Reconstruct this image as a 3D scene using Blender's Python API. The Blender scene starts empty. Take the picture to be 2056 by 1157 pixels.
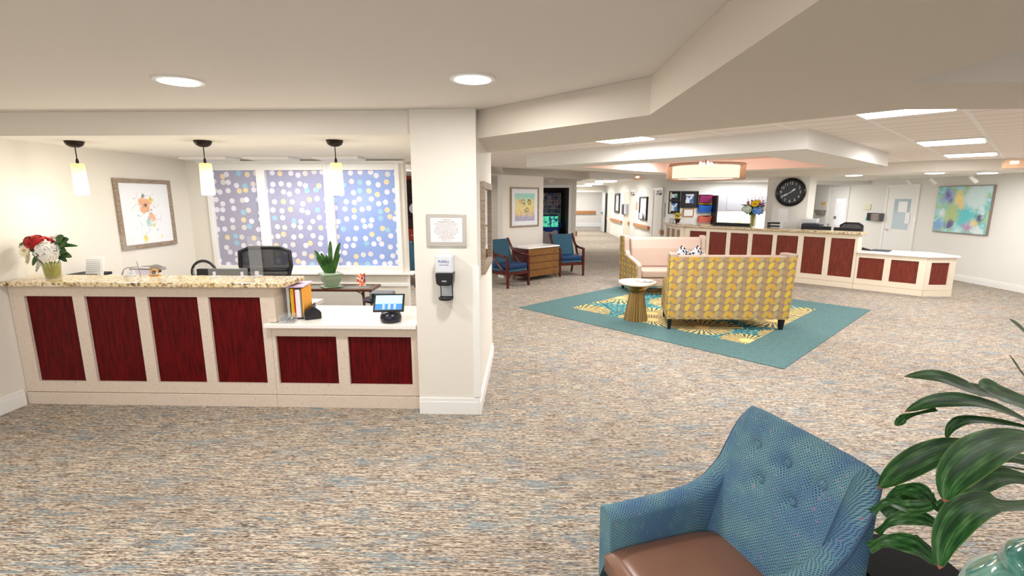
import bpy, bmesh, math, random
from mathutils import Vector, Matrix, Euler
random.seed(7)
R = math.radians
SC = bpy.context.scene
COL = SC.collection

# ------------------------------------------------------------------ camera, world, exposure
FPX, PITCH, YAW, EYE = 971.0, 10.5306, -1.7399, 1.74
cam = bpy.data.cameras.new('camera'); cam_o = bpy.data.objects.new('camera', cam); COL.objects.link(cam_o)
cam_o.location = (0, 0, EYE); cam_o.rotation_euler = (R(90 - PITCH), 0, R(-YAW))
cam.sensor_width = 36; cam.lens = FPX / 2056 * 36; cam.clip_start = .02; cam.clip_end = 200
SC.camera = cam_o
w = bpy.data.worlds.new('sky_fill'); SC.world = w; w.use_nodes = True
w.node_tree.nodes['Background'].inputs[0].default_value = (.93, .96, 1, 1)
w.node_tree.nodes['Background'].inputs[1].default_value = 1.25  # even sky as frontal fill, let in where the rear wall is left out
SC.view_settings.view_transform = 'Standard'; SC.view_settings.look = 'None'
SC.view_settings.gamma = 1; SC.view_settings.exposure = 0.1; SC.view_settings.use_curve_mapping = False

def area(name, loc, sx, sy, watt, col=(1, .985, .97), rot=(0, 0, 0), shape='RECTANGLE'):
    l = bpy.data.lights.new(name, 'AREA'); l.shape = shape; l.size = sx; l.size_y = sy; l.energy = watt; l.color = col
    o = bpy.data.objects.new(name, l); COL.objects.link(o); o.location = loc; o.rotation_euler = rot
    return o
ZC = 2.385          # main ceiling
ZL = 2.2            # lowered ceilings
def uv(a, b):       # lobby ceiling grid: a = y - x, b = x + y
    return ((b - a) / 2, (a + b) / 2)
TILES = [(1.05, 6.50, 'square recessed ceiling light beside the near soffit edge, nearest the clock side'),
         (4.51, 6.50, 'square recessed ceiling light half hidden by the soffit above the blue armchairs'),
         (1.05, 10.82, 'square recessed ceiling light midway between the soffit and the far right header'),
         (1.05, 14.27, 'square recessed ceiling light closest to the abstract painting')]
for a, b, _ in TILES:
    x, y = uv(a, b); area('tile_and_fill_lamp', (x, y, ZC - .03), .5, .5, 44, (1, .99, 1), (0, 0, R(45)))
for a, b in [(-2.4, 6.5), (-2.4, 10.8), (-4.2, 9.0), (6.2, 10.5), (5.4, 17), (8.0, 12.2)]:  # extra lamps without fixtures, added to even out the lobby light
    x, y = uv(a, b)
    if x < 9 and y > 3: area('tile_and_fill_lamp', (x, y, ZC - .03), .5, .5, 42, (1, .99, 1), (0, 0, R(45)))
DOWN = [(-1.94, 2.80), (-.30, 2.80)]
for x, y in DOWN + [(-3.4, 1.0), (-1.94, 0.2), (-.30, 0.2), (-1.94, -2), (-.3, -2)]:  # all but the first two are unseen lamps added for ambient light
    area('downlight_and_fill_lamp', (x, y, ZC - .03), .2, .2, 19, (1, .97, .93), shape='DISK')
for x, y in [(3.2, 1.2), (5.5, .6), (3.2, -1.4)]:  # unseen lamps added in the near ceiling recess for ambient light
    area('recess_fill_lamp', (x, y, ZC - .03), .5, .5, 12, (1, .98, .95))
CORR = [(2.83, 17.9), (2.87, 21.3), (2.83, 24.6)]
for x, y in CORR: area('corridor_lamp', (x, y, ZC - .09), .6, .6, 52, (1, .99, .96))
area('far_corridor_lamp', (3.2, 28.5, ZC - .05), .6, .6, 60, (.95, .96, 1))
STAT = [(6.45, 10.0), (7.3, 9.12), (8.2, 9.1)]
for x, y in STAT + [(7.6, 12.2), (8.2, 14.6)]: area('station_and_fill_lamp', (x, y, ZL - .05), .3, .3, 13, (1, .98, .95), shape='DISK')
area('station_and_fill_lamp', (6.2, 14.0, ZL - .03), 1.6, .3, 52, (1, 1, 1))  # added lamp without a fixture, brightens the wall above the cupboard
area('passage_lamp', (-.2, 13.2, ZL - .03), .4, .4, 14, (1, .9, .8))
area('hall_lamp', (-2.2, 8.2, ZC - .03), .6, .6, 60, (1, .96, .9))
area('alcove_fill_lamp', (-2.6, 5.3, 2.17), 1.4, .3, 30, (1, .98, .95))  # added lamp without a fixture, brightens the back of the alcove

# ------------------------------------------------------------------ pixel -> point (for placing things at known depth)
_th, _yw = R(PITCH), R(YAW)
_F = Vector((math.sin(_yw) * math.cos(_th), math.cos(_yw) * math.cos(_th), -math.sin(_th)))
_Rt = Vector((math.cos(_yw), -math.sin(_yw), 0)); _U = _Rt.cross(_F); _C = Vector((0, 0, EYE))
def ray(px, py): return _F + _Rt * ((px - 1028) / FPX) - _U * ((py - 578.5) / FPX)
def atz(px, py, z): d = ray(px, py); return _C + d * ((z - EYE) / d.z)
def aty(px, py, y): d = ray(px, py); return _C + d * (y / d.y)
def atx(px, py, x): d = ray(px, py); return _C + d * (x / d.x)
def atd(px, py, t): return _C + ray(px, py) * t

# ------------------------------------------------------------------ materials
def lin(c):
    c = c / 255
    return c / 12.92 if c <= .04045 else ((c + .055) / 1.055) ** 2.4
def RGB(*c): return (lin(c[0]), lin(c[1]), lin(c[2]), 1)
class N:            # tiny expression wrapper round math nodes
    t = None
    def __init__(s, k): s.k = k
    @staticmethod
    def op(o, *a):
        n = N.t.nodes.new('ShaderNodeMath'); n.operation = o
        for i, v in enumerate(a):
            if isinstance(v, N): N.t.links.new(v.k, n.inputs[i])
            else: n.inputs[i].default_value = v
        return N(n.outputs[0])
    def __add__(s, o): return N.op('ADD', s, o)
    __radd__ = __add__
    def __sub__(s, o): return N.op('SUBTRACT', s, o)
    def __rsub__(s, o): return N.op('SUBTRACT', o, s)
    def __mul__(s, o): return N.op('MULTIPLY', s, o)
    __rmul__ = __mul__
    def __truediv__(s, o): return N.op('DIVIDE', s, o)
    def __lt__(s, o): return N.op('LESS_THAN', s, o)
    def __gt__(s, o): return N.op('GREATER_THAN', s, o)
def fl(a): return N.op('FLOOR', a)
def fr(a): return N.op('FRACT', a)
def ab(a): return N.op('ABSOLUTE', a)
def sq(a): return N.op('SQRT', a)
def mn(a, b): return N.op('MINIMUM', a, b)
def mx(a, b): return N.op('MAXIMUM', a, b)
def mod(a, b): return N.op('FLOORED_MODULO', a, b)

class Mat:
    def __init__(s, name, col=(200, 200, 200), rough=.6, metal=0, spec=.5):
        s.m = bpy.data.materials.new(name); s.m.use_nodes = True; s.t = s.m.node_tree; N.t = s.t
        s.b = s.t.nodes['Principled BSDF']
        s.b.inputs['Base Color'].default_value = RGB(*col); s.b.inputs['Roughness'].default_value = rough
        s.b.inputs['Metallic'].default_value = metal; s.b.inputs['Specular IOR Level'].default_value = spec
    def coord(s, scale=(1, 1, 1), kind='Object', rot=(0, 0, 0), loc=(0, 0, 0)):
        c = s.t.nodes.new('ShaderNodeTexCoord'); m = s.t.nodes.new('ShaderNodeMapping')
        m.inputs['Scale'].default_value = scale; m.inputs['Rotation'].default_value = rot; m.inputs['Location'].default_value = loc
        s.t.links.new(c.outputs[kind], m.inputs[0]); return m.outputs[0]
    def xyz(s, v=None):
        n = s.t.nodes.new('ShaderNodeSeparateXYZ'); s.t.links.new(v or s.coord(), n.inputs[0])
        return [N(o) for o in n.outputs]
    def comb(s, x, y, z=0):
        n = s.t.nodes.new('ShaderNodeCombineXYZ')
        for i, v in enumerate((x, y, z)):
            if isinstance(v, N): s.t.links.new(v.k, n.inputs[i])
            else: n.inputs[i].default_value = v
        return n.outputs[0]
    def noise(s, v, scale=1, detail=2, rough=.5, out=0, dist=0):
        n = s.t.nodes.new('ShaderNodeTexNoise'); n.inputs['Scale'].default_value = scale
        n.inputs['Detail'].default_value = detail; n.inputs['Roughness'].default_value = rough; n.inputs['Distortion'].default_value = dist
        s.t.links.new(v, n.inputs['Vector']); return N(n.outputs[out])
    def voro(s, v, scale=1, rnd=1, feat='F1', dim='3D'):
        n = s.t.nodes.new('ShaderNodeTexVoronoi'); n.voronoi_dimensions = dim; n.feature = feat
        n.inputs['Scale'].default_value = scale; n.inputs['Randomness'].default_value = rnd
        s.t.links.new(v, n.inputs['Vector']); return n
    def white(s, v):
        n = s.t.nodes.new('ShaderNodeTexWhiteNoise'); s.t.links.new(v, n.inputs['Vector']); return N(n.outputs[0])
    def ramp(s, f, stops, const=False):
        n = s.t.nodes.new('ShaderNodeValToRGB'); e = n.color_ramp.elements
        if const: n.color_ramp.interpolation = 'CONSTANT'
        while len(e) < len(stops): e.new(.5)
        for i, (p, c) in enumerate(stops): e[i].position = p; e[i].color = RGB(*c)
        s.t.links.new(f.k if isinstance(f, N) else f, n.inputs[0]); return n.outputs[0]
    def mix(s, f, a, b, mode='MIX'):
        n = s.t.nodes.new('ShaderNodeMix'); n.data_type = 'RGBA'; n.blend_type = mode
        for i, v in ((0, f), (6, a), (7, b)):
            if isinstance(v, N): v = v.k
            if isinstance(v, tuple): n.inputs[i].default_value = RGB(*v)
            elif isinstance(v, (int, float)): n.inputs[i].default_value = v
            else: s.t.links.new(v, n.inputs[i])
        return n.outputs[2]
    def color(s, sock): s.t.links.new(sock, s.b.inputs['Base Color']); return s
    def bump(s, f, st=.3, dist=.01):
        n = s.t.nodes.new('ShaderNodeBump'); n.inputs['Strength'].default_value = st; n.inputs['Distance'].default_value = dist
        s.t.links.new(f.k, n.inputs['Height']); s.t.links.new(n.outputs[0], s.b.inputs['Normal']); return s
    def emit(s, col, st):
        if isinstance(col, tuple): s.b.inputs['Emission Color'].default_value = RGB(*col)
        else: s.t.links.new(col, s.b.inputs['Emission Color'])
        s.b.inputs['Emission Strength'].default_value = st; return s
    def trans(s, t=1, ior=1.45): s.b.inputs['Transmission Weight'].default_value = t; s.b.inputs['IOR'].default_value = ior; return s
_mc = {}
def flat(name, col, rough=.6, metal=0, spec=.5):
    if name not in _mc: _mc[name] = Mat(name, col, rough, metal, spec)
    return _mc[name]

def wall_paint(name, col):
    m = Mat(name, col, .75, 0, .25); m.bump(m.noise(m.coord(), 160, 2), .04, .002); return m
M_wall = wall_paint('warm off white wall paint', (233, 228, 218))
M_wall2 = wall_paint('cool off white wall paint', (236, 234, 229))
M_ceil = wall_paint('flat ceiling paint', (224, 219, 213))
M_sof = wall_paint('soffit paint', (214, 206, 194))
M_trim = flat('white gloss trim paint', (244, 243, 240), .35)
M_pink = wall_paint('blush tray inside', (240, 214, 204))  # pinker tone for the inside of the tray
# carpet
m = Mat('streaked loop carpet', rough=.95, spec=.05)
a = m.noise(m.coord((7, 120, 1)), 1, 3, .7); b = m.noise(m.coord((34, 260, 1)), 1, 2, .6); c = m.noise(m.coord((2.0, 9, 1)), 1, 3, .6)
f = a * .5 + b * .5
base = m.ramp(f, [(.36, (58, 50, 46)), (.43, (98, 86, 78)), (.475, (134, 118, 106)), (.505, (164, 148, 132)), (.53, (202, 188, 168)), (.60, (222, 210, 192))])
blue = m.noise(m.coord((6, 110, 1), loc=(3, 5, 0)), 1, 3, .7) + c * .5
base2 = m.mix(m.ramp(blue, [(.80, (0, 0, 0)), (.85, (235, 235, 235))]), base, (118, 140, 150))
brown = m.noise(m.coord((.8, 2.2, 1), loc=(9, 1, 0)), 1, 2)
base3 = m.mix(m.ramp(brown, [(.46, (0, 0, 0)), (.72, (120, 120, 120))]), base2, (112, 96, 88))
m.color(base3); m.bump(b, .5, .006); M_carpet = m
# granite
m = Mat('gold speckled granite', rough=.18)
n1 = m.noise(m.coord((1, 1, 1)), 38, 5, .7); n2 = m.noise(m.coord((1, 1, 1)), 7, 3)
n3 = m.voro(m.coord(), 75)
c1 = m.ramp(n1, [(.36, (58, 44, 40)), (.43, (150, 118, 88)), (.5, (222, 202, 160)), (.6, (240, 228, 202)), (.7, (190, 160, 108))])
c2 = m.mix(m.ramp(n2, [(.45, (0, 0, 0)), (.6, (150, 150, 150))]), c1, (226, 196, 130))
m.color(c2); M_granite = m
# speckled solid surface
def speck(name, base, dark):
    m = Mat(name, base, .45); v = m.voro(m.coord(), 95); d = N(v.outputs['Distance'])
    k = (d < .22) * (m.noise(m.coord(), 30, 1) > .5)
    n = m.noise(m.coord(), 9, 2)
    m.color(m.mix(k, m.mix(m.ramp(n, [(.3, (0, 0, 0)), (.8, (120, 120, 120))]), base, tuple(int(q * .95) for q in base)), dark)); return m
M_solid = speck('speckled beige solid surface', (222, 206, 190), (160, 138, 118))
M_solid2 = speck('cream speckled solid surface', (240, 228, 206), (214, 198, 170))
def wood(name, c1, c2, sc=(14, 14, 1.2), rough=.4, k=6):
    m = Mat(name, c1, rough); n = m.noise(m.coord(sc), k, 4, .6, dist=.6)
    m.color(m.ramp(n, [(.35, c1), (.65, c2)])); return m
M_cherry = wood('dark red cherry panel', (64, 0, 3), (104, 6, 8), (9, 9, .9), .5); M_cherry.b.inputs['Specular IOR Level'].default_value = .15
M_cherry2 = wood('red brown cherry panel', (98, 30, 16), (128, 50, 30), (9, 9, .9), .35)
M_mahog = wood('mahogany chair frame', (62, 16, 14), (92, 30, 24), (4, 4, 4), .25)
M_walnut = wood('reeded walnut veneer', (112, 74, 34), (150, 106, 56), (20, 20, 1.5), .35)
M_frame = wood('weathered taupe wood', (134, 116, 98), (170, 152, 134), (3, 3, 14), .5)
M_railw = wood('oak hand rail', (176, 112, 62), (206, 146, 92), (3, 3, 12), .4)
M_darkw = wood('dark brown table wood', (70, 40, 26), (104, 66, 44), (10, 2, 10), .3)
M_hutch = wood('red cherry cabinet wood', (120, 30, 12), (160, 52, 22), (6, 6, 1), .3)
M_white = flat('white quartz top', (246, 242, 238), .2)
M_black = flat('black plastic', (16, 16, 20), .35)
M_blackm = flat('matt black', (20, 20, 22), .6)
M_grey = flat('grey plastic', (120, 122, 126), .5)
M_lgrey = flat('pale grey plastic', (196, 200, 204), .4)
M_chrome = flat('brushed chrome', (205, 205, 208), .2, 1)
M_paper = flat('white paper', (248, 248, 250), .8)
M_door = flat('white painted door', (240, 239, 235), .45)
M_bronze = flat('dark bronze metal', (44, 30, 24), .35, .6)
M_brass = flat('antique brass', (170, 142, 92), .28, .9)
M_leather = Mat('taupe leather', (192, 170, 156), .38); M_leather.bump(M_leather.noise(M_leather.coord(), 90, 3), .1, .003)
M_brownl = Mat('brown leather seat', (132, 94, 76), .28); M_brownl.bump(M_brownl.noise(M_brownl.coord(), 140, 3), .12, .002)
def fabric(name, c1, c2, sc=400, rough=.9):
    m = Mat(name, c1, rough, 0, .2); n = m.noise(m.coord(), sc, 2)
    m.color(m.ramp(n, [(.35, c1), (.65, c2)])); m.bump(n, .3, .002); return m
M_tealf = fabric('teal woven chair fabric', (36, 68, 88), (66, 102, 118), 130)
M_bluef = fabric('deep blue seat vinyl', (22, 50, 88), (30, 62, 100), 90, .5)
# foreground chair weave
def weave(name, kind):
    m = Mat(name, rough=.85, spec=.15); p = m.xyz(m.coord((1, 1, 1), kind)); x = p[0] if kind == 'UV' else p[0] + p[1]; y = p[1] if kind == 'UV' else p[2]
    PX, PY = .0105, .0062; row = fl(y / PY + 100); xx = x / PX + 100 + mod(row, 2.0) * .5
    u = fr(xx) - .5; v = fr(y / PY + 100) - .5; d = sq(u * u + v * v * .8)
    rn = m.noise(m.coord((1, 1, 1)), 7, 2); g = m.ramp(rn, [(.38, (96, 132, 160)), (.62, (118, 158, 164))]); wn = m.white(m.comb(fl(xx), row))
    cen = m.mix(wn > .985, m.mix(wn > .93, (50, 74, 112), (64, 120, 116)), (150, 84, 130))
    m.color(m.mix(m.ramp(d, [(.20, (255, 255, 255)), (.40, (0, 0, 0))]), g, cen)); m.bump(d, .5, .003); return m
M_weave = weave('blue green honeycomb weave', 'UV'); M_weaveb = weave('blue green honeycomb weave button', 'Object')
# sofa leaf pattern, panel-local x / z
def leaf_mat(name, ax):
    m = Mat(name, rough=.9, spec=.15); p = m.xyz(); x = p[ax] + 5; z = p[2] + 5
    PW, PH = .064, .094
    cx = fl(x / PW); q4 = mod(cx, 4.0); par = mod(cx, 2.0); cz = fl(z / PH); rw = mod(cz, 2.0)
    u = (fr(x / PW) - .5) * PW; vv = (fr(z / PH) - .5) * PH
    sg = par * 2 - 1
    u1 = u * sg; an = R(27); ur = u1 * math.cos(an) - vv * math.sin(an); vr = u1 * math.sin(an) + vv * math.cos(an)
    off = .0345
    d1 = sq((ur + off) * (ur + off) + vr * vr); d2 = sq((ur - off) * (ur - off) + vr * vr); dm = mx(d1, d2)
    r0 = m.mix(rw, (218, 202, 128), (182, 168, 126)); r1 = m.mix(rw, (180, 150, 112), (212, 166, 78)); r2 = m.mix(rw, (224, 196, 80), (206, 178, 92))
    colr = m.mix(q4 > .5, r0, r1); colr = m.mix(q4 > 1.5, colr, r2); colr = m.mix(q4 > 2.5, colr, (172, 146, 118))
    jit = m.noise(m.coord(), 9, 1); colr = m.mix(jit * .5, colr, m.mix(.5, colr, (214, 160, 70)))
    m.color(m.mix(dm < .0652, m.mix(dm < .0676, (158, 138, 118), (136, 122, 102)), colr)); return m
M_leafX = leaf_mat('yellow leaf upholstery', 0); M_leafY = leaf_mat('yellow leaf upholstery side', 1)
# window film
m = Mat('dotted privacy film', rough=.25)
p = m.xyz(); v = m.voro(m.comb(p[0], p[2]), 9.0, .6, dim='2D'); d = N(v.outputs['Distance'])
rc = m.white(v.outputs['Position'])
dots = m.ramp(rc, [(0, (214, 210, 222)), (.46, (206, 200, 198)), (.68, (146, 186, 206)), (.82, (216, 198, 162)), (.93, (232, 232, 236))], True)
film = m.ramp((p[0] + 4.1) * .4 + (m.noise(m.coord(), .9, 1) - .5) * .5, [(.1, (156, 154, 172)), (.55, (152, 152, 184)), (.9, (136, 158, 208))])  # bluer to the right: glow behind the panes put into the film colour
cc = m.mix(d < .30, film, dots); m.color(cc); m.emit(cc, .16); M_film = m
# rug
M_teal = fabric('teal rug border', (80, 112, 114), (98, 130, 130), 60)
m = Mat('burst and ring rug pattern', rough=.95, spec=.1)
vb = m.voro(m.coord(), 1.25, .6, dim='2D'); 
sub = m.t.nodes.new('ShaderNodeVectorMath'); sub.operation = 'SUBTRACT'
m.t.links.new(m.coord(), sub.inputs[0]); m.t.links.new(vb.outputs['Position'], sub.inputs[1])
q = m.xyz(sub.outputs[0]); ang = N.op('ARCTAN2', q[1], q[0]); rad = N(vb.outputs['Distance'])
wv = N.op('SINE', ang * 30 + m.noise(m.coord(), 14, 1) * 6)
petal = (wv > -.15); gold = (rad < (m.white(vb.outputs['Position']) * .34 + .38))
vr_ = m.voro(m.coord(), 7.5, .8, dim='2D'); rd = N(vr_.outputs['Distance']); ring = ab(rd - .38) < .05
bg = m.mix(ring, (60, 118, 124), (146, 196, 196))
gcol = m.mix(petal, (70, 100, 96), (228, 196, 128))
gfull = m.mix(rad < .12, gcol, (236, 206, 140))
m.color(m.mix(gold, bg, gfull)); M_rugp = m
# ceiling tile
m = Mat('acoustic ceiling tile', (246, 238, 230), .9, 0, .1)
p = m.xyz(); s_ = .863
ga = fr((p[1] - p[0] - .62 + 43.15) / s_); gb = fr((p[1] + p[0] - 6.07 + 43.15) / s_ * 2)
ea = mn(ga, 1 - ga); eb = mn(gb, 1 - gb)
m.color(m.mix(ea < .028, m.mix(eb < .02, (250, 240, 232), (192, 178, 168)), (255, 252, 250))); m.bump(m.noise(m.coord(), 120, 2), .3, .003); M_tile = m
M_light = flat('lit diffuser', (255, 255, 255), .5); M_light.emit((255, 250, 244), 6)
M_lightw = flat('lit white lens', (255, 255, 255), .5); M_lightw.emit((255, 255, 255), 5)
# marbled pendant glass
m = Mat('lit alabaster glass shade', (250, 240, 210), .3); p = m.xyz()
n = m.noise(m.coord(), 22, 3) * .06
gl = m.ramp(p[2] + n + .62, [(.22, (255, 250, 240)), (.37, (250, 240, 208)), (.45, (226, 198, 140))])
m.color(gl); m.emit(gl, .9); M_pend = m
M_sheer = Mat('sheer taupe drum fabric', (176, 140, 112), .8); M_sheer.b.inputs['Alpha'].default_value = .5
M_drum = flat('glowing drum diffuser', (255, 240, 216), .6); M_drum.emit((255, 240, 220), 3.4)
M_exit = flat('peach lit sign box', (236, 196, 160), .5); M_exit.emit((250, 196, 150), .1)
def glass(name, col=(255, 255, 255), rough=.03, alpha=.15):
    m = Mat(name, col, rough); m.b.inputs['Alpha'].default_value = alpha; return m
M_plexi = glass('clear acrylic', (235, 240, 245), .05, .09)
M_vglass = glass('tinted vase glass', (176, 172, 90), .05, .42)
M_mirror = flat('mirror glass', (235, 240, 238), .02, 1)
M_green = Mat('dark green leaf', (40, 84, 34), .35); n = M_green.noise(M_green.coord((1, 1, 1)), 9, 3)
M_green.color(M_green.ramp(n, [(.35, (22, 56, 24)), (.7, (70, 118, 48))]))
M_green2 = Mat('grey green leaf', (100, 130, 96), .5)
m = Mat('glossy dracaena leaf', (40, 84, 34), .4, 0, .22); p = m.coord((1, 1, 1), 'UV'); u = m.xyz(p)
st = N.op('SINE', u[0] * 60); n = m.noise(p, 5, 2)
lc = m.ramp(n + st * .05, [(.35, (24, 58, 28)), (.55, (48, 94, 44)), (.72, (96, 130, 84))])
m.color(m.mix(u[1] > .965, m.mix((ab(u[0] - .5) > .485), lc, (110, 132, 60)), (150, 96, 70))); M_drac = m
m = Mat('iridescent turquoise glass', (70, 170, 160), .08, .0)
n = m.noise(m.coord(), 6, 4, .6, dist=1.5)
m.color(m.ramp(n, [(.3, (20, 84, 90)), (.45, (60, 152, 140)), (.58, (150, 212, 196)), (.7, (40, 120, 120))]))
m.b.inputs['Coat Weight'].default_value = 1; m.trans(.25); M_jar = m

# ------------------------------------------------------------------ mesh builder
class MB:
    def __init__(s): s.v = []; s.f = []; s.uv = None
    def add(s, vs, fs):
        o = len(s.v); s.v += [tuple(q) for q in vs]; s.f += [tuple(i + o for i in f) for f in fs]; return s
    def taper(s): s.v = [(x * (1 - .20 * (.41 - y) / .82), y, z) for x, y, z in s.v]; return s
    def box(s, x0, x1, y0, y1, z0, z1, rot=None, about=None):
        vs = [(x, y, z) for x in (x0, x1) for y in (y0, y1) for z in (z0, z1)]
        if rot:
            c = Vector(about) if about else Vector(((x0 + x1) / 2, (y0 + y1) / 2, (z0 + z1) / 2)); m_ = Euler(rot).to_matrix()
            vs = [tuple(m_ @ (Vector(q) - c) + c) for q in vs]
        return s.add(vs, [(0, 1, 3, 2), (4, 6, 7, 5), (0, 4, 5, 1), (2, 3, 7, 6), (0, 2, 6, 4), (1, 5, 7, 3)])
    def prism(s, poly, z0, z1):
        n = len(poly); vs = [(x, y, z0) for x, y in poly] + [(x, y, z1) for x, y in poly]
        return s.add(vs, [tuple(range(n))[::-1], tuple(range(n, 2 * n))] + [(i, (i + 1) % n, n + (i + 1) % n, n + i) for i in range(n)])
    def prism_xz(s, poly, y0, y1):
        n = len(poly); vs = [(x, y0, z) for x, z in poly] + [(x, y1, z) for x, z in poly]
        return s.add(vs, [tuple(range(n)), tuple(range(n, 2 * n))[::-1]] + [(i, n + i, n + (i + 1) % n, (i + 1) % n) for i in range(n)])
    def prism_yz(s, poly, x0, x1):
        n = len(poly); vs = [(x0, y, z) for y, z in poly] + [(x1, y, z) for y, z in poly]
        return s.add(vs, [tuple(range(n))[::-1], tuple(range(n, 2 * n))] + [(i, (i + 1) % n, n + (i + 1) % n, n + i) for i in range(n)])
    def tube(s, pts, r, n=8, cap=True):
        pts = [Vector(p) for p in pts]; rs = r if isinstance(r, (list, tuple)) else [r] * len(pts)
        rings = []
        for i, p in enumerate(pts):
            d = (pts[min(i + 1, len(pts) - 1)] - pts[max(i - 1, 0)]).normalized()
            a = d.orthogonal().normalized() if i == 0 else (a - d * a.dot(d)).normalized()
            b = d.cross(a); rings.append([p + (a * math.cos(2 * math.pi * k / n) + b * math.sin(2 * math.pi * k / n)) * rs[i] for k in range(n)])
        vs = [q for rg in rings for q in rg]
        fs = [(i * n + k, i * n + (k + 1) % n, (i + 1) * n + (k + 1) % n, (i + 1) * n + k) for i in range(len(pts) - 1) for k in range(n)]
        if cap: fs += [tuple(range(n))[::-1], tuple(range((len(pts) - 1) * n, len(pts) * n))]
        return s.add(vs, fs)
    def lathe(s, prof, n=24, c=(0, 0, 0), flute=0, nf=0):
        vs = []
        for r, z in prof:
            for k in range(n):
                t = 2 * math.pi * k / n; rr = r * (1 + flute * abs(math.sin(nf * t / 2)) if nf else 1)
                vs.append((c[0] + rr * math.cos(t), c[1] + rr * math.sin(t), c[2] + z))
        fs = [(i * n + k, i * n + (k + 1) % n, (i + 1) * n + (k + 1) % n, (i + 1) * n + k) for i in range(len(prof) - 1) for k in range(n)]
        fs += [tuple(range(n))[::-1], tuple(range((len(prof) - 1) * n, len(prof) * n))]
        return s.add(vs, fs)
    def ball(s, c, r, sc=(1, 1, 1), n=10, bump=0):
        m_ = n; vs = []; fs = []
        for i in range(m_ + 1):
            ph = math.pi * i / m_
            for k in range(n):
                t = 2 * math.pi * k / n; q = r * (1 + bump * random.uniform(-1, 1))
                vs.append((c[0] + q * sc[0] * math.sin(ph) * math.cos(t), c[1] + q * sc[1] * math.sin(ph) * math.sin(t), c[2] + q * sc[2] * math.cos(ph)))
        fs = [(i * n + k, (i + 1) * n + k, (i + 1) * n + (k + 1) % n, i * n + (k + 1) % n) for i in range(m_) for k in range(n)]
        return s.add(vs, fs)
    def grid(s, fn, nu, nv, closed_u=False, uvf=None):
        if uvf: s.uv = (s.uv or []) + [uvf(i / (nu if closed_u else nu - 1), j / (nv - 1)) for j in range(nv) for i in range(nu)]
        vs = [fn(i / (nu if closed_u else nu - 1), j / (nv - 1)) for j in range(nv) for i in range(nu)]
        mu = nu if closed_u else nu - 1
        fs = [(j * nu + i, j * nu + (i + 1) % nu, (j + 1) * nu + (i + 1) % nu, (j + 1) * nu + i) for j in range(nv - 1) for i in range(mu)]
        return s.add(vs, fs)
    def leaf(s, path, wd, n=12, fold=.25, up=(0, 0, 1), wave=0, pk=0):
        path = [Vector(p) for p in path]; uvs = s.uv if s.uv is not None else []
        def P(t):
            k = t * (len(path) - 1); i = min(int(k), len(path) - 2); u = k - i
            p0 = path[max(i - 1, 0)]; p1 = path[i]; p2 = path[i + 1]; p3 = path[min(i + 2, len(path) - 1)]
            return .5 * ((2 * p1) + (p2 - p0) * u + (2 * p0 - 5 * p1 + 4 * p2 - p3) * u * u + (3 * p1 - p0 - 3 * p2 + p3) * u ** 3)
        vs = []; fs = []
        for i in range(n + 1):
            t = i / n; p = P(t); d = (P(min(t + .02, 1)) - P(max(t - .02, 0))).normalized()
            sd = d.cross(Vector(up)); sd = sd.normalized() if sd.length > 1e-4 else Vector((1, 0, 0)); nn = sd.cross(d).normalized()
            ww = wd * (max(.04, (math.sin(math.pi * min(1, t * .93 + .07) ** .8)) ** .7) if not pk else max(max(.02, math.sin(math.pi * t ** pk)) ** .9, .55 * max(0, 1 - t * 1.6))) * .5
            for k in (-1, -.5, 0, .5, 1):
                vs.append(p + sd * (k * ww) + nn * (abs(k) * ww * fold + wave * math.sin(t * 17 + k * 2) * abs(k)))
                uvs.append((.5 + k * .5, t))
        for i in range(n):
            for k in range(4): fs.append((i * 5 + k, i * 5 + k + 1, (i + 1) * 5 + k + 1, (i + 1) * 5 + k))
        s.uv = uvs; return s.add(vs, fs)
    def build(s, name, mat, parent=None, loc=(0, 0, 0), rz=0, bevel=0, smooth=False, sub=0, seg=2, solid=0, rot=None):
        me = bpy.data.meshes.new(name); me.from_pydata([tuple(q) for q in s.v], [], s.f)
        bm = bmesh.new(); bm.from_mesh(me); bmesh.ops.recalc_face_normals(bm, faces=bm.faces)
        if s.uv is not None and len(s.uv) == len(s.v):
            L = bm.loops.layers.uv.new('UVMap')
            for f in bm.faces:
                for l in f.loops: l[L].uv = s.uv[l.vert.index]
        bm.to_mesh(me); bm.free()
        me.materials.append(mat.m if isinstance(mat, Mat) else mat)
        if smooth:
            for p_ in me.polygons: p_.use_smooth = True
        o = bpy.data.objects.new(name, me); COL.objects.link(o); o.location = loc; o.rotation_euler = rot or (0, 0, rz)
        if parent: o.parent = parent
        if solid: q = o.modifiers.new('solid', 'SOLIDIFY'); q.thickness = solid; q.offset = 0
        if bevel: q = o.modifiers.new('bevel', 'BEVEL'); q.width = bevel; q.segments = seg; q.limit_method = 'ANGLE'; q.angle_limit = R(35)
        if sub: q = o.modifiers.new('sub', 'SUBSURF'); q.levels = sub; q.render_levels = sub
        return o
def tag(o, label=None, cat=None, group=None, kind=None):
    if label: o['label'] = label
    if cat: o['category'] = cat
    if group: o['group'] = group
    if kind: o['kind'] = kind
    return o
def thing(name, label, cat, loc=(0, 0, 0), rz=0, group=None):
    o = bpy.data.objects.new(name, None); COL.objects.link(o); o.location = loc; o.rotation_euler = (0, 0, rz); o.empty_display_size = .1
    return tag(o, label, cat, group)
def struct(name, mb, mat, label=None, **k):
    o = mb.build(name, mat, **k); tag(o, label, None, None, 'structure' if not k.get('parent') else None); return o
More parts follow.
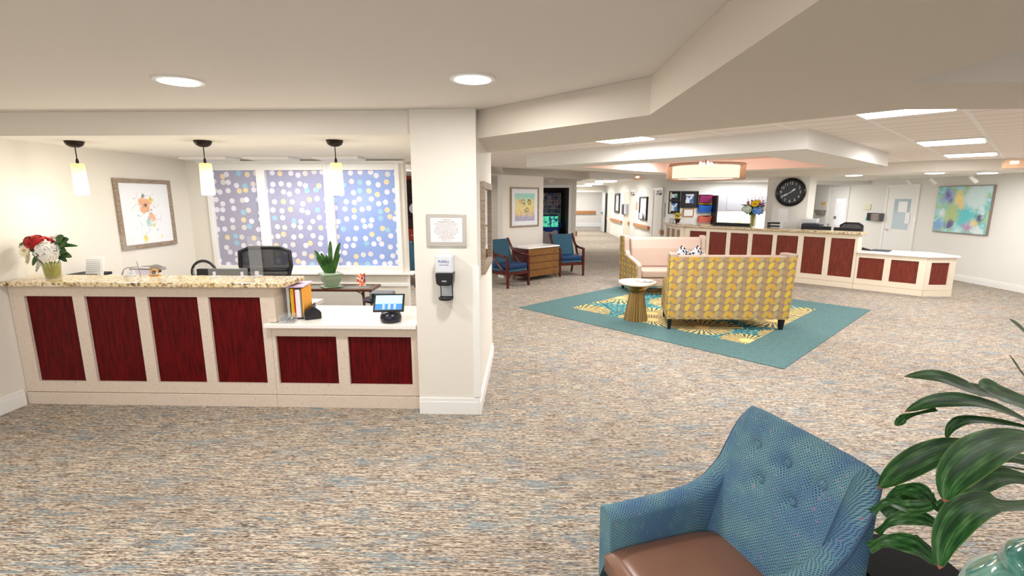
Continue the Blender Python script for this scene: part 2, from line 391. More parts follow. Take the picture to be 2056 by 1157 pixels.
def text(name, body, size, mat, parent, loc, rot, align='CENTER', ext=.001):
    c = bpy.data.curves.new(name, 'FONT'); c.body = body; c.size = size; c.align_x = align; c.align_y = 'CENTER'; c.extrude = ext
    c.materials.append(mat.m); tmp = bpy.data.objects.new('t', c); COL.objects.link(tmp); bpy.context.view_layer.update()
    me = bpy.data.meshes.new_from_object(tmp.evaluated_get(bpy.context.evaluated_depsgraph_get())); bpy.data.objects.remove(tmp)
    o = bpy.data.objects.new(name, me); COL.objects.link(o); o.location = loc; o.rotation_euler = rot
    if parent: o.parent = parent
    return o
def copy_thing(r, loc, rz, label):
    n = r.copy(); COL.objects.link(n); n.location = loc; n.rotation_euler = (0, 0, rz); n['label'] = label
    for ch in list(r.children):
        c = ch.copy(); COL.objects.link(c); c.parent = n
        for g in ch.children:
            d = g.copy(); COL.objects.link(d); d.parent = c
    return n
S2 = math.sqrt(.5)

# ================================================================== STRUCTURE
struct('floor', MB().prism([(-7, -4.2), (10, -4.2), (10, 31), (-7, 31)], -.1, 0), M_carpet, 'streaked tan, brown and grey blue loop carpet')
OUT = [(-.38, 4.96), (1.93, 2.65), (9.25, 2.65)]
struct('ceiling', MB().prism([(-4.4, -4.2), (9.4, -4.2), (9.4, 2.6), (1.95, 2.6), (-.45, 5.0), (-4.4, 5.0)], ZC, 2.6), M_ceil, 'smooth plaster ceiling')
struct('ceiling', MB().prism([(-6.5, 5.0), (-.45, 5.0), (1.95, 2.6), (9.4, 2.6), (9.4, 12.7), (-6.5, 12.7)], ZC, 2.6), M_tile, 'acoustic tile ceiling over the lobby')
struct('ceiling', MB().prism([(-6.5, 12.7), (9.4, 12.7), (9.4, 31), (-6.5, 31)], ZC, 2.6), M_ceil, 'corridor ceiling')
# lowered ceilings
struct('ceiling', MB().prism([(-4.4, 3.90), (-.88, 3.90), (-.88, 6.0), (-1.53, 6.0), (-1.53, 6.12), (-4.4, 6.12)], 2.21, 2.38), M_wall, 'lowered ceiling over the reception alcove')
struct('ceiling', MB().prism([(-6, 5.0 + .05), (1.55, 12.6), (1.55, 14.5), (-6, 14.5)], 2.23, 2.38), M_wall, 'lowered ceiling of the side passage')
struct('ceiling', MB().prism([(4.30, 14.79), (4.15, 14.779), (4.15, 11.9), (7.1, 8.87), (9.249, 7.95), (9.249, 16.99), (4.30, 16.99)], ZL, 2.384), M_wall, 'lowered ceiling over the nurse station')
# header faces
struct('wall_header', MB().prism([(-4.28, 3.75), (-.88, 3.75), (-.88, 3.899), (-4.28, 3.899)], 2.21, 2.384), M_wall, 'header over the reception alcove')
struct('wall_header', MB().prism([(1.59, 12.64), (4.15, 12.64), (4.15, 12.8), (1.59, 12.8)], 2.23, 2.384), M_wall2, 'header over the corridor mouth')
# soffit band
struct('ceiling_soffit', MB().prism([(-.38, 3.80), (.665, 2.78), (.665, -4.2), (1.5, -4.2), (1.5, 2.06), (9.25, 2.06), (9.25, 2.65), (1.93, 2.65), (-.38, 4.96)], 2.185, 2.384), M_sof, 'angled soffit band')
# tray
tc = (2.65, 7.5)
def dia(r): return [(tc[0] - r, tc[1]), (tc[0], tc[1] - r), (tc[0] + r, tc[1]), (tc[0], tc[1] + r)]
o_, i_ = dia(2.66), dia(1.86); b = MB()
for k in range(4): b.prism([o_[k], o_[(k + 1) % 4], i_[(k + 1) % 4], i_[k]], 2.2, 2.384)
struct('ceiling_tray', b, M_wall2, 'square dropped tray frame hanging over the rug')
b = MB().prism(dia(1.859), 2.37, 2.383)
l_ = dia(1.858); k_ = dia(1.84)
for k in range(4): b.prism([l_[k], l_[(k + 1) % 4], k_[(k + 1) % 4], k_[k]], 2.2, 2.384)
struct('ceiling_tray', b, M_pink, 'blush inside of the tray')
# walls
T = .14
struct('wall_left', MB().box(-4.28 - T, -4.28, -4.2, 6.2, 0, 2.384), M_wall)
struct('wall_right', MB().box(9.25, 9.25 + T, -4.2, 17.1, 0, 2.384), M_wall2)
struct('wall_pillar', MB().box(-.868, -.38, 3.70, 5.23, 0, 2.384), M_wall)
# window wall of alcove
WY = 6.10
b = MB().box(-4.28, -1.53, WY, WY + T, 0, .80).box(-4.28, -1.53, WY, WY + T, 2.14, 2.384)
b.box(-4.28, -4.02, WY, WY + T, .8, 2.14).box(-1.60, -1.53, WY, WY + T, .8, 2.14)
struct('wall_window', b, M_wall)
struct('trim_1', MB().box(-4.27, -1.44, WY - .06, WY + T + .02, .775, .80).box(-4.27, -1.50, WY - .015, WY, .62, .665), M_trim, 'white window sill and rail', bevel=.004)
for i, (x0, x1) in enumerate([(-4.02, -3.32), (-3.32, -2.47), (-2.47, -1.58)]):
    wn = thing('window_%d' % (i + 1), None, None, (0, 0, 0)); tag(wn, ['window with dotted film beside the flower picture', 'middle window with dotted film', 'window with dotted film beside the pillar'][i], None, None, 'structure')
    f = .055
    b = MB().box(x0, x0 + f, WY - .035, WY + .05, .80, 2.16).box(x1 - f, x1, WY - .035, WY + .05, .80, 2.16)
    b.box(x0 + f, x1 - f, WY - .035, WY + .05, 2.08, 2.16).box(x0 + f, x1 - f, WY - .035, WY + .05, .80, .885)
    b.build('window_frame', M_trim, wn, bevel=.005)
    p = MB().box(x0 + f, x1 - f, WY + .015, WY + .025, .885, 2.08).build('window_pane', M_film, wn)
struct('trim_2', MB().box(-4.1, -1.52, WY - .06, WY - .0, 2.16, 2.19), M_trim)
# north west wall with openings, plane y - x = 11.05
def nw(a0, a1, z0, z1, th=.16):          # a = x along plane
    p0 = Vector((a0, a0 + 11.05)); p1 = Vector((a1, a1 + 11.05)); n_ = Vector((-S2, S2)) * th
    return [(p0.x, p0.y), (p1.x, p1.y), (p1.x + n_.x, p1.y + n_.y), (p0.x + n_.x, p0.y + n_.y)], z0, z1
b = MB().prism(*nw(-.52, .38, 0, 2.384)); b.prism(*nw(.38, 1.59, 2.22, 2.384)); b.prism(*nw(-3.2, -.52, 2.22, 2.384)); b.prism(*nw(-6.2, -3.2, 0, 2.384))
struct('wall_northwest', b, M_wall, 'angled wall holding the abstract print')
struct('wall_passage', MB().box(-3.5, .20, 14.5, 14.64, 0, 2.23).box(1.24, 1.45, 14.5, 14.64, 0, 2.23).box(.20, 1.24, 14.5, 14.64, 2.06, 2.23), M_wall)
struct('door_1', MB().box(.12, .20, 14.47, 14.5, 0, 2.12).box(1.24, 1.31, 14.47, 14.5, 0, 2.12).box(.20, 1.24, 14.47, 14.5, 2.04, 2.12), M_trim, 'white door trim round the dark room')
struct('wall_darkroom', MB().box(-.6, 1.35, 16.6, 16.7, 0, 2.3).box(1.25, 1.35, 14.66, 16.6, 0, 2.3), flat('dark brown wall', (46, 26, 24), .7))
struct('wall_corridor_left', MB().box(1.36, 1.45, 14.66, 26, 0, 2.384), M_wall)
# corridor right wall X = 4.15
struct('wall_corridor_right', MB().box(4.15, 4.30, 14.78, 26, 0, 2.384), M_wall2)
struct('wall_corridor_end', MB().box(1.45, 2.6, 26, 26.14, 0, 2.384).box(3.98, 4.3, 26, 26.14, 0, 2.384).box(2.6, 3.98, 26, 26.14, 2.05, 2.384), M_wall)
struct('wall_corridor_far', MB().box(1.5, 6, 30.2, 30.3, 0, 2.384).box(1.5, 1.6, 26.2, 30.2, 0, 2.384), M_wall)
struct('trim_3', MB().box(2.52, 2.6, 25.97, 26, 0, 2.13).box(3.98, 4.06, 25.97, 26, 0, 2.13).box(2.6, 3.98, 25.97, 26, 2.05, 2.13), M_trim)
# nurse station walls
struct('wall_station_back', MB().box(4.30, 7.9, 14.8, 14.94, 0, ZL).box(7.76, 7.9, 14.94, 17, 0, ZL).box(7.9, 9.25, 17, 17.1, 0, ZL), M_wall2)
def d45(c, x0, x1, th, z0, z1):           # slab whose face lies on x + y = c
    return MB().prism([(x0, c - x0), (x1, c - x1), (x1 + th * S2, c - x1 + th * S2), (x0 + th * S2, c - x0 + th * S2)], z0, z1)
struct('wall_clock_pillar', MB().prism([(5.71, 11.59), (6.22, 11.08), (6.37, 11.08), (6.37, 11.9), (5.71, 11.9)], 0, ZL), M_wall2, 'angled pillar carrying the clock')
struct('wall_station_header', MB().box(6.6, 9.25, 13.6, 13.75, 2.1, ZL), M_wall2)
# baseboards
def bb(name, x0, x1, y0, y1, side, h=.13):
    b = MB().box(x0, x1, y0, y1, 0, h * .78)
    if side == 'x+': b.box(x0, x1 - .006, y0, y1, h * .78, h)
    elif side == 'x-': b.box(x0 + .006, x1, y0, y1, h * .78, h)
    else: b.box(x0, x1, y0 + .006, y1, h * .78, h)
    return struct(name, b, M_trim, bevel=.003)
bb('baseboard_left', -4.28, -4.262, -4.2, 3.76, 'x+', .14)
bb('baseboard_pillar', -.868, -.38, 3.682, 3.70, 'y', .14)
bb('baseboard_pillar', -.38, -.362, 3.682, 5.23, 'x+', .14)
bb('baseboard_right', 9.232, 9.25, -4.2, 11.6, 'x-')
bb('baseboard_corridor', 4.132, 4.15, 22.0, 23.8, 'x-', .2); bb('baseboard_corridor', 4.132, 4.15, 16.4, 18.9, 'x-', .2)
bb('baseboard_end', 1.6, 6, 30.18, 30.2, 'y', .25)
struct('baseboard_northwest', MB().prism([(-.52, 10.53), (.38, 11.43), (.393, 11.417), (-.507, 10.517)], 0, .13), M_trim)
struct('trim_4', MB().box(-.42, -.365, 3.685, 3.73, .15, 1.22), M_trim, 'corner guard on the pillar', bevel=.003)
# doors on right wall
def wall_door(n, y0, y1, glassz, glassy, label, blind):
    d = tag(thing('door_%d' % n, None, None, (0, 0, 0)), label, None, None, 'structure')
    b = MB().box(9.215, 9.25, y0 - .07, y0, 0, 2.07).box(9.215, 9.25, y1, y1 + .07, 0, 2.07).box(9.215, 9.25, y0, y1, 2.0, 2.07)
    b.build('door_frame', M_trim, d, bevel=.004)
    MB().box(9.235, 9.249, y0, y1, .01, 2.0).build('door_leaf', M_door, d)
    g = MB().box(9.228, 9.236, glassy[0], glassy[1], glassz[0], glassz[1])
    g.build('window_pane', flat('pale blind slats', (228, 236, 244), .5).emit((226, 238, 252), .35) if blind else flat('blue grey door glass', (176, 196, 204), .15), d)
    if blind:
        b = MB()
        for k in range(22): b.box(9.224, 9.2279, glassy[0], glassy[1], glassz[0] + .01 + k * .031, glassz[0] + .034 + k * .031)
        b.build('blind', M_paper, d)
    b = MB().tube([(9.235, y1 - .09, .96), (9.17, y1 - .09, .96)], .012).tube([(9.175, y1 - .09, .96), (9.175, y1 - .21, .96)], .011)
    b.lathe([(.03, 0), (.03, .02)], 12, (9.22, y1 - .09, .95)).build('door_handle', M_chrome, d)
    return d
wall_door(2, 11.94, 12.86, (.98, 1.72), (12.1, 12.62), 'white door with a paper covered glass pane beside the abstract painting', False)
wall_door(3, 14.46, 15.30, (.95, 1.72), (14.5, 14.95), 'white door with a bright blind behind the computers', True)
for y0, y1, z0, z1, lab in [(12.18, 12.47, 1.40, 1.66, 'upper white sheet taped to the glass of the painting side door'), (12.06, 12.2, 1.13, 1.40, 'lower white sheet taped to the glass of the painting side door')]:
    MB().box(9.222, 9.2275, y0, y1, z0, z1).build('paper_sheet', M_paper); tag(COL.objects[-1], lab, 'paper')
# corridor doors on X = 4.15
for n, (y0, y1) in enumerate([(15.15, 16.15), (18.95, 19.6), (19.95, 20.85), (24.35, 25.1), (25.3, 25.9)]):
    d = tag(thing('door_%d' % (n + 4), None, None, (0, 0, 0)), 'white corridor door', None, None, 'structure')
    MB().box(4.11, 4.15, y0 - .07, y0, 0, 2.06).box(4.11, 4.15, y1, y1 + .07, 0, 2.06).box(4.11, 4.15, y0, y1, 1.99, 2.06).build('door_frame', M_trim, d)
    MB().box(4.13, 4.149, y0, y1, .01, 1.99).build('door_leaf', flat('cream door leaf', (226, 218, 198), .5) if n in (2, 3) else M_door, d)
    if n in (0, 1): MB().box(4.07, 4.13, y0 + .1, y0 + .5, 1.84, 1.90).tube([(4.08, y0 + .3, 1.9), (4.0, y0 + .15, 1.95), (4.09, y0 + .02, 1.96)], .012).build('door_closer', M_grey, d)
# open leaf at corridor end
d = tag(thing('door_9', None, None, (0, 0, 0)), 'open grey door leaf at the corridor end', None, None, 'structure')
MB().box(3.93, 3.98, 25.1, 25.98, .02, 2.03).build('door_leaf', flat('pale grey door', (206, 212, 214), .4), d)
MB().tube([(3.93, 25.5, .98), (3.86, 25.5, .98)], .03).box(3.85, 3.88, 25.3, 25.7, .95, 1.02).build('door_handle', M_grey, d)

# ================================================================== RECEPTION
def panel_desk(name, label, L, D, H, panels, pz, loc, rz, msolid, mpanel, plinth=.105, top=0):
    t = thing(name, label, 'desk', loc, rz)
    rc = .028; b = MB()
    b.box(0, L, rc, D, plinth, H)
    if top: b.box(L, L + top, 0, D, .737, H)
    xs = [0] + [v for p in panels for v in p] + [L]
    for i in range(0, len(xs), 2): b.box(xs[i], xs[i + 1], 0, rc, plinth + .006, H)
    for p0, p1 in panels: b.box(p0, p1, 0, rc, plinth + .006, pz[0]).box(p0, p1, 0, rc, pz[1], H)
    b.build('body', msolid, t)
    MB().box(0, L, -.012, D, 0, plinth).build('plinth', msolid, t, bevel=.002)
    for p0, p1 in panels: MB().box(p0 + .001, p1 - .001, rc - .006, rc + .004, pz[0] + .001, pz[1] - .001).build('panel', mpanel, t)
    return t
X0 = -4.275
panel_desk('reception_desk', 'tall reception desk section with four dark red panels beside the left wall', 2.175, .26, 1.035,
           [(x - X0, y - X0) for x, y in [(-4.15, -3.74), (-3.64, -3.21), (-3.11, -2.69), (-2.60, -2.17)]], (.205, .945), (X0, 3.79, 0), 0, M_solid, M_cherry, top=.05)
panel_desk('reception_desk', 'low reception desk section with two dark red panels beside the pillar', 1.212, .62, .70,
           [(.03, .535), (.63, 1.155)], (.205, .62), (-2.098, 3.79, 0), 0, M_solid, M_cherry)
b = MB().prism([(-4.27, 3.72), (-1.965, 3.72), (-1.93, 3.76), (-1.93, 4.10), (-4.27, 4.10)], 1.037, 1.075)
tag(b.build('countertop', M_granite, bevel=.006), 'gold and brown granite countertop on the tall reception desk', 'countertop')
b = MB().prism([(-2.13, 3.73), (-.885, 3.73), (-.885, 4.45), (-2.046, 4.45), (-2.046, 3.785), (-2.13, 3.785)], .702, .735)
o = b.build('countertop', M_white, bevel=.004); tag(o, 'white quartz countertop on the low reception desk', 'countertop')
b = MB().box(-4.27, -2.06, 4.12, 4.75, .70, .735); tag(b.build('desk_surface', M_white), 'white inner work surface behind the granite counter', 'desk')
CZ = 1.076; LZ = .736
# pendants
def pendant(x, label):
    t = thing('pendant_lamp', label, 'lamp', (x, 4.1, 2.21), 0, 'pendant lamps over the reception desk')
    MB().lathe([(.01, -.052), (.03, -.05), (.055, -.035), (.066, -.014), (.068, 0)], 20).build('canopy', M_bronze, t, smooth=True)
    MB().tube([(0, 0, -.05), (0, 0, -.155)], .004).lathe([(.008, -.185), (.012, -.165), (.006, -.14)], 10).build('rod', M_bronze, t)
    n = 20; b = MB(); b.lathe([(.030, -.445), (.046, -.446), (.052, -.43), (.049, -.3), (.046, -.188), (.04, -.183), (.01, -.183)], n)
    b.build('lamp_shade', M_pend, t, smooth=True)
    l = bpy.data.lights.new('pendant_light', 'POINT'); l.energy = 7; l.shadow_soft_size = .06; l.color = (1, .93, .78)
    lo = bpy.data.objects.new('pendant_light', l); COL.objects.link(lo); lo.location = (x, 4.1, 1.70)
for x, l in [(-3.80, 'lit marbled glass pendant lamp nearest the left wall, above the bouquet'), (-2.70, 'middle lit marbled glass pendant lamp over the reception desk'), (-1.59, 'lit marbled glass pendant lamp nearest the pillar, above the low counter')]: pendant(x, l)
# bouquet
def flower(parent, name, c, r, mat, kind, ax=(0, -.5, .8), sc=(1, 1, 1)):
    b = MB(); c = Vector(c); ax = Vector(ax).normalized(); q = ax.to_track_quat('Z', 'Y').to_matrix()
    if kind == 'rose':
        for ring, (n, rr, tilt) in enumerate([(5, .35, 75), (7, .6, 55), (9, .85, 35), (10, 1, 15)]):
            for k in range(n):
                a = 2 * math.pi * k / n + ring; d = Vector((math.cos(a), math.sin(a), 0)); s = Vector((-d.y, d.x, 0))
                vs = []
                for j, (t, w) in enumerate([(0, .3), (.5, .5), (1, .42), (1.08, .2)]):
                    h = math.sin(R(tilt)) * t * .9 * rr; o_ = d * (rr * .25 + math.cos(R(tilt)) * t * rr * .85)
                    for sg in (-1, 0, 1): vs.append(c + q @ ((o_ + s * sg * w * rr + Vector((0, 0, h + (.0 if sg else .05)))) * r))
                b.add(vs, [(j * 3 + i, j * 3 + i + 1, j * 3 + i + 4, j * 3 + i + 3) for j in range(3) for i in range(2)])
        return b.build(name, mat, parent, smooth=True, solid=.0015)
    if kind == 'daisy':
        for k in range(18):
            a = 2 * math.pi * k / 18; d = Vector((math.cos(a), math.sin(a), 0)); s = Vector((-d.y, d.x, 0)); z = .12 + .12 * (k % 2)
            b.add([c + q @ ((d * u + s * w_ + Vector((0, 0, z * u))) * r) for u, w_ in [(.1, -.05), (.6, -.14), (1, 0), (.6, .14), (.1, .05)]], [(0, 1, 2, 3, 4)])
        return b.build(name, mat, parent, solid=.001)
    for k in range(150):                         # hydrangea: many four petal florets on a dome
        u = random.random(); a = random.uniform(0, 2 * math.pi); z = -.5 + 1.5 * u; rr = math.sqrt(max(0, 1 - z * z))
        d = q @ Vector((rr * math.cos(a), rr * math.sin(a), z)); p0 = c + d * r * random.uniform(.82, 1); s1 = d.orthogonal().normalized(); s2 = d.cross(s1); ph = random.uniform(0, 2)
        for j in range(4):
            a2 = ph + j * math.pi / 2; e1 = s1 * math.cos(a2) + s2 * math.sin(a2); e2 = s1 * -math.sin(a2) + s2 * math.cos(a2); f_ = r * .24
            b.add([p0, p0 + (e1 * .7 + e2 * .5) * f_ + d * f_ * .15, p0 + e1 * f_ * 1.2, p0 + (e1 * .7 - e2 * .5) * f_ + d * f_ * .15], [(0, 1, 2, 3)])
    b.ball(c, r * .7, n=10)
    b.v = [tuple(c[i] + (q_[i] - c[i]) * sc[i] for i in range(3)) for q_ in b.v]
    return b.build(name, mat, parent)
def stems(parent, c0, tips, mat, r=.003):
    b = MB()
    for p in tips: b.tube([c0, (Vector(c0) * .5 + Vector(p) * .5) + Vector((0, 0, .01)), p], r, 5)
    return b.build('stem', mat, parent)
M_red = flat('deep red petal', (178, 12, 16), .6); M_wht = flat('white petal', (246, 244, 238), .6); M_crm = flat('cream petal', (248, 240, 214), .6)
M_yel = flat('yellow petal', (246, 206, 30), .6); M_blu = flat('blue petal', (110, 160, 226), .6); M_mag = flat('magenta petal', (178, 66, 140), .6); M_ora = flat('orange petal', (236, 160, 70), .6)
bo = Vector((-4.01, 3.93, CZ))
t = thing('flower_bouquet', 'bouquet of red, white and cream flowers in a glass vase on the granite counter', 'flowers', bo)
b = MB().lathe([(.048, 0), (.054, .004), (.056, .03), (.062, .09), (.066, .13), (.062, .13), (.056, .09), (.05, .03), (.045, .01)], 20); b.build('vase', M_vglass, t, smooth=True)
MB().lathe([(.044, .012), (.05, .04), (.055, .085)], 16).build('water', glass('amber vase water', (150, 124, 30), .1, .4), t, smooth=True)
tips = [(-.03, 0, .3), (.03, -.02, .24), (.08, 0, .28), (-.1, 0, .24), (.12, .02, .24), (-.15, 0, .2), (.0, -.03, .3)]
stems(t, (0, 0, .02), tips, flat('green stem', (70, 104, 30), .5), .004)
flower(t, 'carnation', (-.065, -.02, .30), .078, M_red, 'hyd', (-.1, -.6, .8), (1.3, 1, .8)); flower(t, 'rose', (.06, 0, .31), .035, M_red, 'rose'); flower(t, 'rose', (-.155, -.02, .17), .05, M_crm, 'rose', (-.6, -.7, .2))
flower(t, 'hydrangea', (.045, -.05, .225), .088, M_wht, 'hyd'); flower(t, 'hydrangea', (.085, .03, .32), .05, M_wht, 'hyd')
flower(t, 'gerbera', (-.14, -.06, .235), .066, M_crm, 'daisy', (-.15, -1, .35)); MB().ball((-.142, -.072, .239), .011).build('flower_centre', flat('tan flower centre', (200, 170, 110)), t)
b = MB()
for k in range(26): b.ball((random.uniform(-.1, .12), random.uniform(-.05, .04), random.uniform(.25, .35)), .011, n=5)
b.build('filler_blossom', M_crm, t)
b = MB(); b.uv = []
for p0, p1, wd in [((.09, 0, .27), (.21, -.02, .33), .075), ((.1, 0, .2), (.22, -.03, .18), .06), ((-.1, 0, .25), (-.2, .0, .22), .06), ((-.1, 0, .29), (-.2, -.01, .31), .05), ((-.08, 0, .27), (-.24, -.01, .28), .05), ((-.06, 0, .28), (-.17, -.02, .34), .05), ((.07, 0, .26), (.26, 0, .27), .035), ((.07, 0, .25), (.20, -.03, .30), .08), ((.08, 0, .24), (.19, -.04, .22), .08),
                   ((.06, 0, .22), (.17, -.03, .14), .06), ((.1, 0, .28), (.17, -.02, .36), .07), ((-.04, -.02, .2), (-.09, -.07, .11), .05), ((.06, 0, .3), (.14, -.02, .31), .06), ((-.05, 0, .27), (-.1, -.04, .35), .05), ((.04, 0, .2), (.16, -.03, .19), .07), ((0, -.02, .2), (-.03, -.06, .16), .07)]:
    p0 = Vector(p0); p1 = Vector(p1); b.leaf([p0, (p0 + p1) / 2 + Vector((0, -.01, .012)), p1], wd, 8, .2, up=(0, -1, .3))
for k in range(12):
    a = random.uniform(2.6, 6.8); q0 = Vector((random.uniform(-.1, .1), -.02, random.uniform(.2, .3))); q1 = q0 + Vector((math.cos(a) * .09, -.03, math.sin(a + 3) * .05)); b.leaf([q0, (q0 + q1) / 2 + Vector((0, -.01, .01)), q1], .04, 6, .2, up=(0, -1, .3))
b.build('leaf', M_green, t, smooth=True)
b = MB(); b.uv = []
for base, dr in [((-.13, -.01, .26), Vector((-1, 0, .05))), ((-.03, -.05, .17), Vector((-.35, -.2, -1)))]:
    dr.normalize(); sd = dr.cross(Vector((0, -1, .2))).normalized()
    for k in range(9):
        q0 = Vector(base) + dr * k * .013
        for s_ in (-1, 1): b.leaf([q0, q0 + (sd * s_ + dr * .6) * (.036 - k * .003)], .007, 3, 0, up=(0, -1, 0))
    b.tube([base, Vector(base) + dr * .12], .0015, 4); b.uv = None; b.build('fern', M_green, t); b = MB(); b.uv = []

# things on / behind the granite counter
def single(name, mb, mat, label, cat, group=None, **k):
    return tag(mb.build(name, mat, **k), label, cat, group)
b = MB().prism([(-4.26, 4.3), (-4.1, 4.2), (-3.98, 4.3), (-4.0, 4.5), (-4.26, 4.5)], 1.02, 1.045)
for s_ in (0,): b.box(-4.24, -4.02, 4.32, 4.46, .74, 1.02)
single('paper_organizer', b, M_blackm, 'black desk organizer behind the bouquet against the left wall', 'organizer')
b = MB().box(-4.10, -3.92, 4.33, 4.335, .99, 1.215, rot=(R(-12), 0, R(-4)))
o = single('paper_sheet', b, M_paper, 'printed white sheet standing behind the granite counter near the wall picture', 'paper')
b = MB()
for k in range(9): b.box(-4.085 + .0, -3.94, 4.315, 4.3168, 1.03 + k * .018, 1.034 + k * .018, rot=(R(-12), 0, R(-4)), about=(-4.01, 4.3325, 1.1025))
b.build('printed_lines', flat('grey print', (176, 178, 186)), o)
# plexiglass screens
def screen(x0, x1, z1, label, y=4.02):
    t = thing('acrylic_screen', label, 'screen', ((x0 + x1) / 2, y, CZ))
    w2 = (x1 - x0) / 2; MB().box(-w2, w2, -.002, .002, .004, z1 - CZ).build('sheet', M_plexi, t)
    for s_ in (-w2 + .05, w2 - .05): MB().box(s_ - .012, s_ + .012, -.05, .05, 0, .01).box(s_ - .006, s_ + .006, -.012, .012, .01, .05).build('foot', glass('acrylic foot', (240, 240, 246), .1, .55), t)
screen(-3.50, -3.36, 1.43, 'narrow tall clear acrylic screen standing under the flower picture', 4.05)
screen(-2.36, -2.25, 1.42, 'narrow tall clear acrylic screen at the open end of the granite counter', 4.02)
screen(-2.70, -2.36, 1.16, 'low wide clear acrylic screen in front of the dark monitor', 3.98)
# desk lamp
t = thing('desk_lamp', 'silver desk lamp reaching over the grey tablet behind the granite counter', 'lamp', (-3.86, 4.45, .737))
MB().lathe([(.07, 0), (.07, .015), (.02, .025)], 20).build('base', M_chrome, t)
MB().tube([(0, 0, .02), (.0, 0, .28), (.02, 0, .33), (.06, 0, .352), (.28, 0, .368)], .0075).build('arm', M_chrome, t, smooth=True)
MB().prism_xz([(.27, .372), (.33, .382), (.42, .352), (.42, .335), (.38, .325), (.3, .355)], -.035, .035).build('lamp_head', M_chrome, t, bevel=.012)
t = thing('tablet', 'grey framed tablet on a stand behind the granite counter', 'tablet', (-3.67, 4.45, .737))
MB().box(-.13, .13, -.01, .01, .2, .345, rot=(R(-20), 0, 0)).box(-.02, .02, 0, .06, 0, .2).build('body', M_grey, t, bevel=.008)
MB().box(-.105, .105, -.0135, -.011, .215, .33, rot=(R(-20), 0, 0), about=(0, 0, .2725)).build('display', flat('lilac screen glass', (206, 198, 214), .3), t)
t = thing('tape_dispenser', 'tan round tape dispenser on the back of the granite counter', 'dispenser', (-3.23, 4.06, CZ + .03))
b = MB(); b.tube([(.035 * math.cos(a), 0, .035 * math.sin(a) * .7) for a in [i * math.pi / 10 for i in range(-1, 12)]], .008, 8).box(-.045, .045, -.012, .012, -.03, -.018); b.build('body', flat('tan plastic', (214, 160, 92), .4), t)
MB().ball((.05, 0, .012), .012).build('knob', M_black, t)
single('pen', MB().tube([(-3.31, 4.0, CZ), (-3.325, 4.0, CZ + .13)], .0025), M_grey, 'thin upright pen standing in the counter holder by the tape', 'pen')
t = thing('desk_fan', 'round black desk fan behind the granite counter', 'fan', (-3.16, 4.6, .737))
b = MB(); 
b.tube([(.12 * math.cos(a), 0, .28 + .12 * math.sin(a)) for a in [i * math.pi / 12 for i in range(25)]], .014, 8)
b.lathe([(.09, 0), (.09, .02), (.03, .03), (.02, .17)], 16); b.build('housing', M_black, t, smooth=True)
b = MB()
for i in range(16):
    a = i * math.pi / 8; b.tube([(.03 * math.cos(a), -.02, .28 + .03 * math.sin(a)), (.11 * math.cos(a), -.012, .28 + .11 * math.sin(a))], .0022, 4)
for r in (.03, .055, .08, .1): b.tube([(r * math.cos(a), -.02, .28 + r * math.sin(a)) for a in [i * math.pi / 12 for i in range(25)]], .002, 4)
b.build('grille', M_lgrey, t)
t = thing('computer_monitor', 'dark flat monitor with its back to the lobby behind the granite counter', 'monitor', (-2.88, 4.45, .737))
MB().box(-.24, .24, -.02, .02, .06, .345).build('body', M_blackm, t, bevel=.006); MB().box(-.1, .1, -.08, .08, 0, .012).box(-.03, .03, 0, .03, .01, .1).build('stand', M_blackm, t)
def office_chair(label, loc, rz, w_=.25, top=.5):
    t = thing('office_chair', label, 'chair', loc, rz)
    pf = [(-w_ * .62, 0), (w_ * .62, 0), (w_, top * .62), (w_ * .98, top * .92), (w_ * .6, top), (-w_ * .6, top), (-w_ * .98, top * .92), (-w_, top * .62)]
    fr_ = MB(); pts = [(x, .03 * (abs(x) / w_) ** 2 * -1, z) for x, z in pf] 
    fr_.tube(pts + [pts[0]], .02, 8); fr_.box(-w_ * .9, w_ * .9, -.03, 0, top * .5, top * .57); fr_.build('back_frame', M_black, t, smooth=True)
    g = glass('black mesh', (30, 32, 40), .7, .72)
    MB().prism_xz(pf, -.006, 0).build('mesh_back', g, t)
    MB().box(-.24, .24, -.5, -.05, -.18, -.1).build('seat', M_blackm, t, bevel=.03)
    MB().tube([(0, -.25, -.18), (0, -.25, -.5)], .03).build('column', M_black, t); MB().tube([(0, -.04, -.1), (0, .03, .1)], .03).build('back_bracket', M_black, t)
    for k in range(5):
        a = k * 2 * math.pi / 5; MB().tube([(0, -.25, -.5), (.28 * math.cos(a), -.25 + .28 * math.sin(a), -.53)], .02).ball((.28 * math.cos(a), -.25 + .28 * math.sin(a), -.565), .03).build('leg', M_black, t)
    return t
office_chair('black mesh office chair behind the reception granite counter', (-2.72, 4.95, .735), R(4), .26, .5)
for o in COL.objects[-1:]: pass
# desk things on low counter
t = thing('payment_tablet', 'tablet with a bright blue screen on a round black base by the pillar', 'tablet', (-1.12, 3.86, LZ), R(0))
MB().lathe([(.07, 0), (.085, .01), (.088, .04), (.075, .075), (.03, .09)], 28).build('base', flat('navy black shell', (14, 16, 34), .25), t, smooth=True)
MB().box(-.125, .125, -.008, .008, -.082, .082, rot=(R(-38), 0, R(6)), about=(0, 0, 0)).build('tablet_body', M_black, t, bevel=.006)
tb = t.children[-1]; tb.location = (-.01, 0, .155)
MB().box(-.108, .108, -.0095, -.0082, -.065, .065, rot=(R(-38), 0, R(6)), about=(0, 0, 0)).build('display', flat('lit pale cyan display', (170, 232, 246), .2).emit((160, 230, 246), .7), tb)
MB().box(-.108, .108, -.0105, -.0096, -.065, -.012, rot=(R(-38), 0, R(6)), about=(0, 0, 0)).build('keypad', flat('lit blue display', (70, 130, 200), .2).emit((70, 136, 206), .5), tb)
